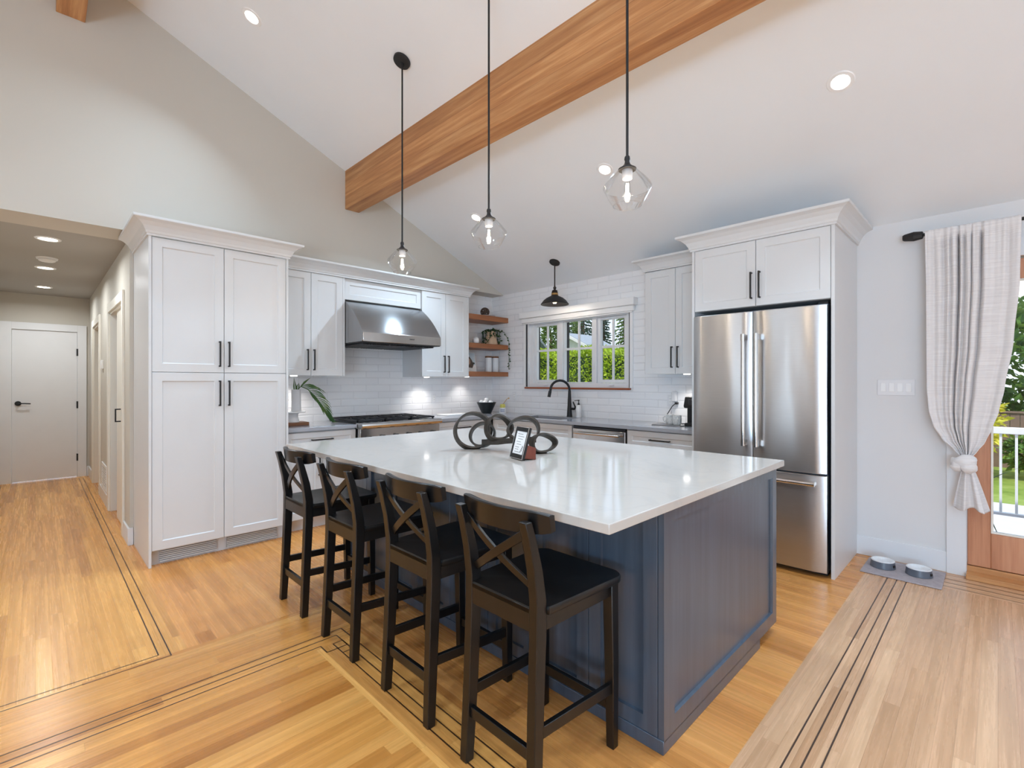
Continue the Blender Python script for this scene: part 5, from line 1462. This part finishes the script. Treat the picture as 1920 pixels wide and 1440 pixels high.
# ---------------------------------------------------------------- pet corner
g = G(); g.box(4.150, 0.255, 0.0008, 4.530, 0.690, 0.010)
tag(mk('pet_mat', g, 'mat_fabric', None, 0.004, at=(4.34, 0.47, 0)), 'mottled grey fabric mat under the pet bowls', 'mat')
for cx_, cy_, lb in ((4.345, 0.585, 'grey and white pet bowl nearest the refrigerator cabinet'), (4.340, 0.385, 'grey and white pet bowl nearest the curtain')):
    k_ = thing('pet_bowl', lb, 'pet bowl', (cx_, cy_, 0.0105), 'pet bowls on the grey mat')
    z = 0.0105
    g = G(); g.lathe([(0, z), (0.072, z), (0.075, z + 0.003), (0.069, z + 0.046), (0.060, z + 0.046), (0.058, z + 0.012), (0, z + 0.010)], (cx_, cy_, 0), 36); mk('shell', g, 'pet_bowl_grey', k_, 0, True)
    g = G(); g.lathe([(0.050, z + 0.030), (0.060, z + 0.046), (0.069, z + 0.0465), (0.070, z + 0.050), (0.064, z + 0.053), (0.058, z + 0.050), (0.048, z + 0.032), (0, z + 0.030), (0, z + 0.028), (0.048, z + 0.028)], (cx_, cy_, 0), 36); mk('liner', g, 'pet_bowl_white', k_, 0, True)
    a = math.atan2(-0.75, -0.65) + 0.35
    g = G(); q = Vector((cx_ + 0.073 * math.cos(a), cy_ + 0.073 * math.sin(a), z + 0.024)); t1 = Vector((-math.sin(a), math.cos(a), 0))
    g.loft([[tuple(q + t1 * s1 * 0.011 + Vector((0, 0, s2 * 0.008)) + Vector((math.cos(a), math.sin(a), 0)) * d_) for s1, s2 in ((-1, -1), (1, -1), (1, 1), (-1, 1))] for d_ in (-0.003, 0.002)]); mk('label_mark', g, 'matte_black', k_)

# ---------------------------------------------------------------- outside
g = G(); g.box(4.76, -5, -0.12, 6.35, 4.0, -0.05)
struct('deck', g, 'shaded_deck', 'deck outside the patio door, shade put into its blue grey colour', 'deck')
g = G(); g.box(6.35, -8, -0.40, 9.6, 4.5, -0.35)
struct('ground_patio', g, 'deck_boards', 'pale paved patio beyond the white railing', 'patio')
g = G(); g.box(4.8, -30, -0.62, 60, 45, -0.55)
struct('ground', g, 'grass', 'green lawn outside', 'lawn')
rl = thing('railing', 'white metal railing along the deck edge', 'railing', (6.22, -0.6, -0.05))
g = G(); g.box(6.19, -4.5, 0.875, 6.25, 1.0, 0.935); mk('top_rail', g, 'railing_white', rl, 0.004)
g = G(); g.box(6.20, -4.5, 0.14, 6.24, 1.0, 0.165); mk('bottom_rail', g, 'railing_white', rl, 0.003)
for k in range(32):
    y = 0.28 - k * 0.099
    if -2.9 < y < 0.4:
        g = G(); g.box(6.21, y - 0.009, 0.165, 6.23, y + 0.009, 0.875); mk('baluster', g, 'railing_white', rl)
for y in (0.97, -1.9, -4.45):
    g = G(); g.box(6.19, y - 0.03, -0.05, 6.25, y + 0.03, 0.96); mk('post', g, 'railing_white', rl, 0.003)

def blob(g, c, r, n, size, squash=1.0, sink=0.35):
    c = Vector(c)
    for _ in range(n):
        d_ = Vector((rnd.gauss(0, 1), rnd.gauss(0, 1), rnd.gauss(0, 1))).normalized()
        k = 1 - sink * rnd.random() ** 1.6
        p_ = c + Vector((d_.x * r[0], d_.y * r[1], d_.z * r[2])) * k * (1 + 0.13 * math.sin(7 * d_.x + 5 * d_.z) + 0.1 * math.sin(11 * d_.y))
        o_ = (d_ + Vector((rnd.uniform(-1, 1), rnd.uniform(-1, 1), rnd.uniform(-1, 0.6)))).normalized()
        g.leaf(p_, o_, size * rnd.uniform(0.6, 1.3), size * 0.55)
    return g

# clipped hedge outside the kitchen window
g = G()
for _ in range(15000):
    f_ = rnd.random()
    y = rnd.uniform(4.6, 10.2)
    if f_ < 0.68: p_ = (8.8 + 0.10 * math.sin(y * 5) + rnd.uniform(-0.03, 0.15), y, rnd.uniform(0.5, 2.02 + 0.06 * math.sin(y * 4.1)))
    else: p_ = (rnd.uniform(8.8, 9.6), y, 2.02 + 0.06 * math.sin(y * 4.1) + rnd.uniform(-0.08, 0.08))
    g.leaf(p_, (rnd.uniform(-1.2, 0.2), rnd.uniform(-0.7, 0.7), rnd.uniform(-0.4, 1.0)), rnd.uniform(0.05, 0.095), 0.042)
hd = thing('hedge', 'clipped bright yellow green hedge outside the kitchen window', 'hedge', (9.2, 7.4, -0.55))
mk('foliage', g, 'hedge_leaf', hd)
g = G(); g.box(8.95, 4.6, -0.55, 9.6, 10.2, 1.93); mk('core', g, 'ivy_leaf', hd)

def conifer(x, y, h, r, lab, z0=-0.55, mat='conifer_leaf', n=46):
    t_ = thing('conifer_tree', lab, 'tree', (x, y, z0), 'trees beyond the neighbouring roofs')
    g = G(); g.cyl((x, y, z0), (x, y, z0 + h * 0.97), 0.16, 8); mk('trunk', g, 'bark', t_)
    g = G()
    for k in range(n):
        f_ = k / n
        zz = z0 + h * (0.12 + 0.86 * f_)
        R_ = r * (1 - f_) ** 0.85 + 0.1
        m_ = 11
        for j_ in range(m_):
            a = 2 * PI * (j_ + rnd.random()) / m_
            L = R_ * rnd.uniform(0.65, 1.1)
            d_ = Vector((math.cos(a), math.sin(a), -0.28))
            for q in range(7):
                p_ = Vector((x, y, zz)) + d_ * L * (0.2 + 0.12 * q)
                g.leaf(p_, d_ + Vector((rnd.uniform(-0.6, 0.6), rnd.uniform(-0.6, 0.6), rnd.uniform(-0.5, 0.2))), 0.14 + 0.10 * L, 0.11 + 0.05 * L)
    mk('foliage', g, mat, t_)
def broadleaf(x, y, h, r, lab, mat='tree_leaf', z0=-0.55, n=2600, size=0.26, cz=0.62, rz=0.40, name='broadleaf_tree', group='trees beyond the neighbouring roofs', cat='tree'):
    t_ = thing(name, lab, cat, (x, y, z0), group)
    g = G(); g.tube([(x, y, z0), (x + 0.05, y, z0 + h * 0.5), (x, y, z0 + h * 0.8)], [0.035 * h, 0.026 * h, 0.01], 8); mk('trunk', g, 'bark', t_)
    g = G()
    blob(g, (x, y, z0 + h * cz), (r, r, h * rz), n, size)
    mk('foliage', g, mat, t_)
conifer(32.2, 24.2, 13.6, 2.0, 'dark conifer seen through the middle sash of the kitchen window')
conifer(31.0, 21.35, 10.2, 0.8, 'slim dark conifer at the left of the right-hand kitchen sash')
conifer(30.0, 18.75, 12.2, 1.0, 'green conifer at the right edge of the kitchen window', mat='tree_leaf')
broadleaf(29.5, 23.7, 9.6, 0.9, 'olive broadleaf tree seen left of the conifer through the middle sash')
broadleaf(22.8, 19.6, 6.5, 0.5, 'olive broadleaf tree seen through the left sash', n=1500)

def house(name, x0, x1, y0, y1, ze, zr, lab, ridge, wall, roof):
    hs = thing(name, lab, 'house', ((x0 + x1) / 2, (y0 + y1) / 2, -0.55))
    g = G()
    if ridge == 'x':
        ym = (y0 + y1) / 2
        g.prism([(y0, -0.55), (y1, -0.55), (y1, ze), (ym, zr), (y0, ze)], x0, x1, 'x')
        mk('wall', g, wall, hs)
        for s_ in (0, 1):
            a, c_ = (y0 - 0.3, ym) if s_ == 0 else (y1 + 0.3, ym)
            sl = (zr - ze) / (ym - y0)
            za = ze - 0.3 * sl
            g = G(); g.loft([[(x, a, za + 0.02), (x, c_, zr + 0.02), (x, c_, zr + 0.14), (x, a, za + 0.14)] for x in (x0 - 0.35, x1 + 0.3)]); mk('roof_slope', g, roof, hs)
            g = G(); g.loft([[(x, a, za - 0.10), (x, c_, zr - 0.10), (x, c_, zr + 0.10), (x, a, za + 0.10)] for x in (x0 - 0.40, x0 - 0.352)]); mk('bargeboard', g, 'house_white', hs)
    else:
        xm = (x0 + x1) / 2
        g.prism([(x0, -0.55), (x1, -0.55), (x1, ze), (xm, zr), (x0, ze)], y0, y1, 'y')
        mk('wall', g, wall, hs)
        for s_ in (0, 1):
            a, c_ = (x0 - 0.35, xm) if s_ == 0 else (x1 + 0.35, xm)
            sl = (zr - ze) / (xm - x0)
            za = ze - 0.35 * sl
            g = G(); g.loft([[(a, y, za + 0.02), (c_, y, zr + 0.02), (c_, y, zr + 0.14), (a, y, za + 0.14)] for y in (y0 - 0.3, y1 + 0.3)]); mk('roof_slope', g, roof, hs)
        g = G(); g.box(x0 - 0.38, y0 - 0.3, za - 0.06, x0 - 0.352, y1 + 0.3, za + 0.12); mk('gutter', g, 'house_white', hs)
    return hs
house('house', 25.0, 27.5, 18.5, 21.3, 3.72, 4.42, 'pale grey gabled house behind the hedge', 'x', 'house_white', 'house_grey')
hs = house('house', 14.5, 17.5, 15.0, 19.8, 2.35, 3.45, 'dark roofed neighbouring house seen through the left sash', 'y', 'house_grey', 'roof_grey')
g = G(); g.box(15.2, 15.3, 2.9, 15.8, 15.9, 3.45); mk('dormer', g, 'house_white', hs)

# garden beyond the patio door
f_ = thing('fence', 'weathered wooden fence behind the lawn', 'fence', (15.2, 0, -0.55))
g = G()
for k in range(90):
    y = -7 + k * 0.155
    g.box(15.2, y, -0.55, 15.225, y + 0.148, 0.66 + rnd.uniform(-0.01, 0.01))
mk('boards', g, 'fence_wood', f_)
g = G(); g.box(15.17, -7, 0.66, 15.255, 7, 0.70); mk('cap_rail', g, 'fence_wood', f_)
for args in ((13.7, -0.62, 0.85, 0.5, 'dark leafy shrub in front of the fence', 'shrub_leaf'), (13.2, 0.50, 1.75, 0.5, 'yellow leaved shrub between curtain edge and fence', 'yellow_leaf'), (14.2, -2.3, 1.3, 0.6, 'green shrub further along the fence', 'shrub_leaf')):
    broadleaf(args[0], args[1], args[2], args[3], args[4], args[5], n=1300, size=0.15, name='shrub', group='shrubs along the fence', cat='shrub')
for args in ((17.0, 0.1, 3.9, 1.45, 'dark leafy tree rising over the fence', 'shrub_leaf'), (19.5, -3.9, 4.6, 1.7, 'tall leafy tree further along behind the fence', 'tree_leaf'), (19.0, 4.3, 4.4, 1.7, 'leafy tree behind the fence, hidden by the curtain', 'shrub_leaf')):
    broadleaf(args[0], args[1], args[2], args[3], args[4], args[5], n=4200, size=0.26, cz=0.5, rz=0.5, group='trees behind the fence')
pl = thing('potted_plant', 'dark strap leaved potted plant outside the patio door', 'potted plant', (5.35, 0.34, -0.05))
g = G(); g.lathe([(0, -0.05), (0.12, -0.05), (0.15, 0.2), (0.16, 0.22), (0.14, 0.22), (0.13, 0.16), (0, 0.16)], (5.35, 0.34, 0), 24); mk('pot', g, 'pet_bowl_grey', pl, 0, True)
for tip, arch, w_ in (((5.38, -0.11, 0.68), 0.08, 0.035), ((5.20, -0.02, 0.13), 0.30, 0.05), ((5.6, 0.75, 0.6), 0.15, 0.05), ((5.1, 0.6, 0.5), 0.2, 0.05), ((5.5, 0.2, 0.95), 0.02, 0.05)):
    b0, t0 = Vector((5.35, 0.34, 0.16)), Vector(tip)
    g = G(); rows = []
    for k in range(9):
        q = b0.lerp(t0, k / 8); q.z += arch * math.sin(PI * k / 8)
        wv = w_ * math.sin(PI * min(0.97, 0.12 + 0.88 * k / 8)) * 0.5
        sd = (t0 - b0).cross(Vector((0, 0, 1))).normalized()
        rows.append([tuple(q + sd * wv), tuple(q - Vector((0, 0, wv * 0.4))), tuple(q - sd * wv)])
    vs = [p_ for r_ in rows for p_ in r_]
    g.add(vs, [(i * 3 + j_, i * 3 + j_ + 1, i * 3 + j_ + 4, i * 3 + j_ + 3) for i in range(8) for j_ in range(2)]); mk('leaf', g, 'ivy_leaf', pl, 0, True)
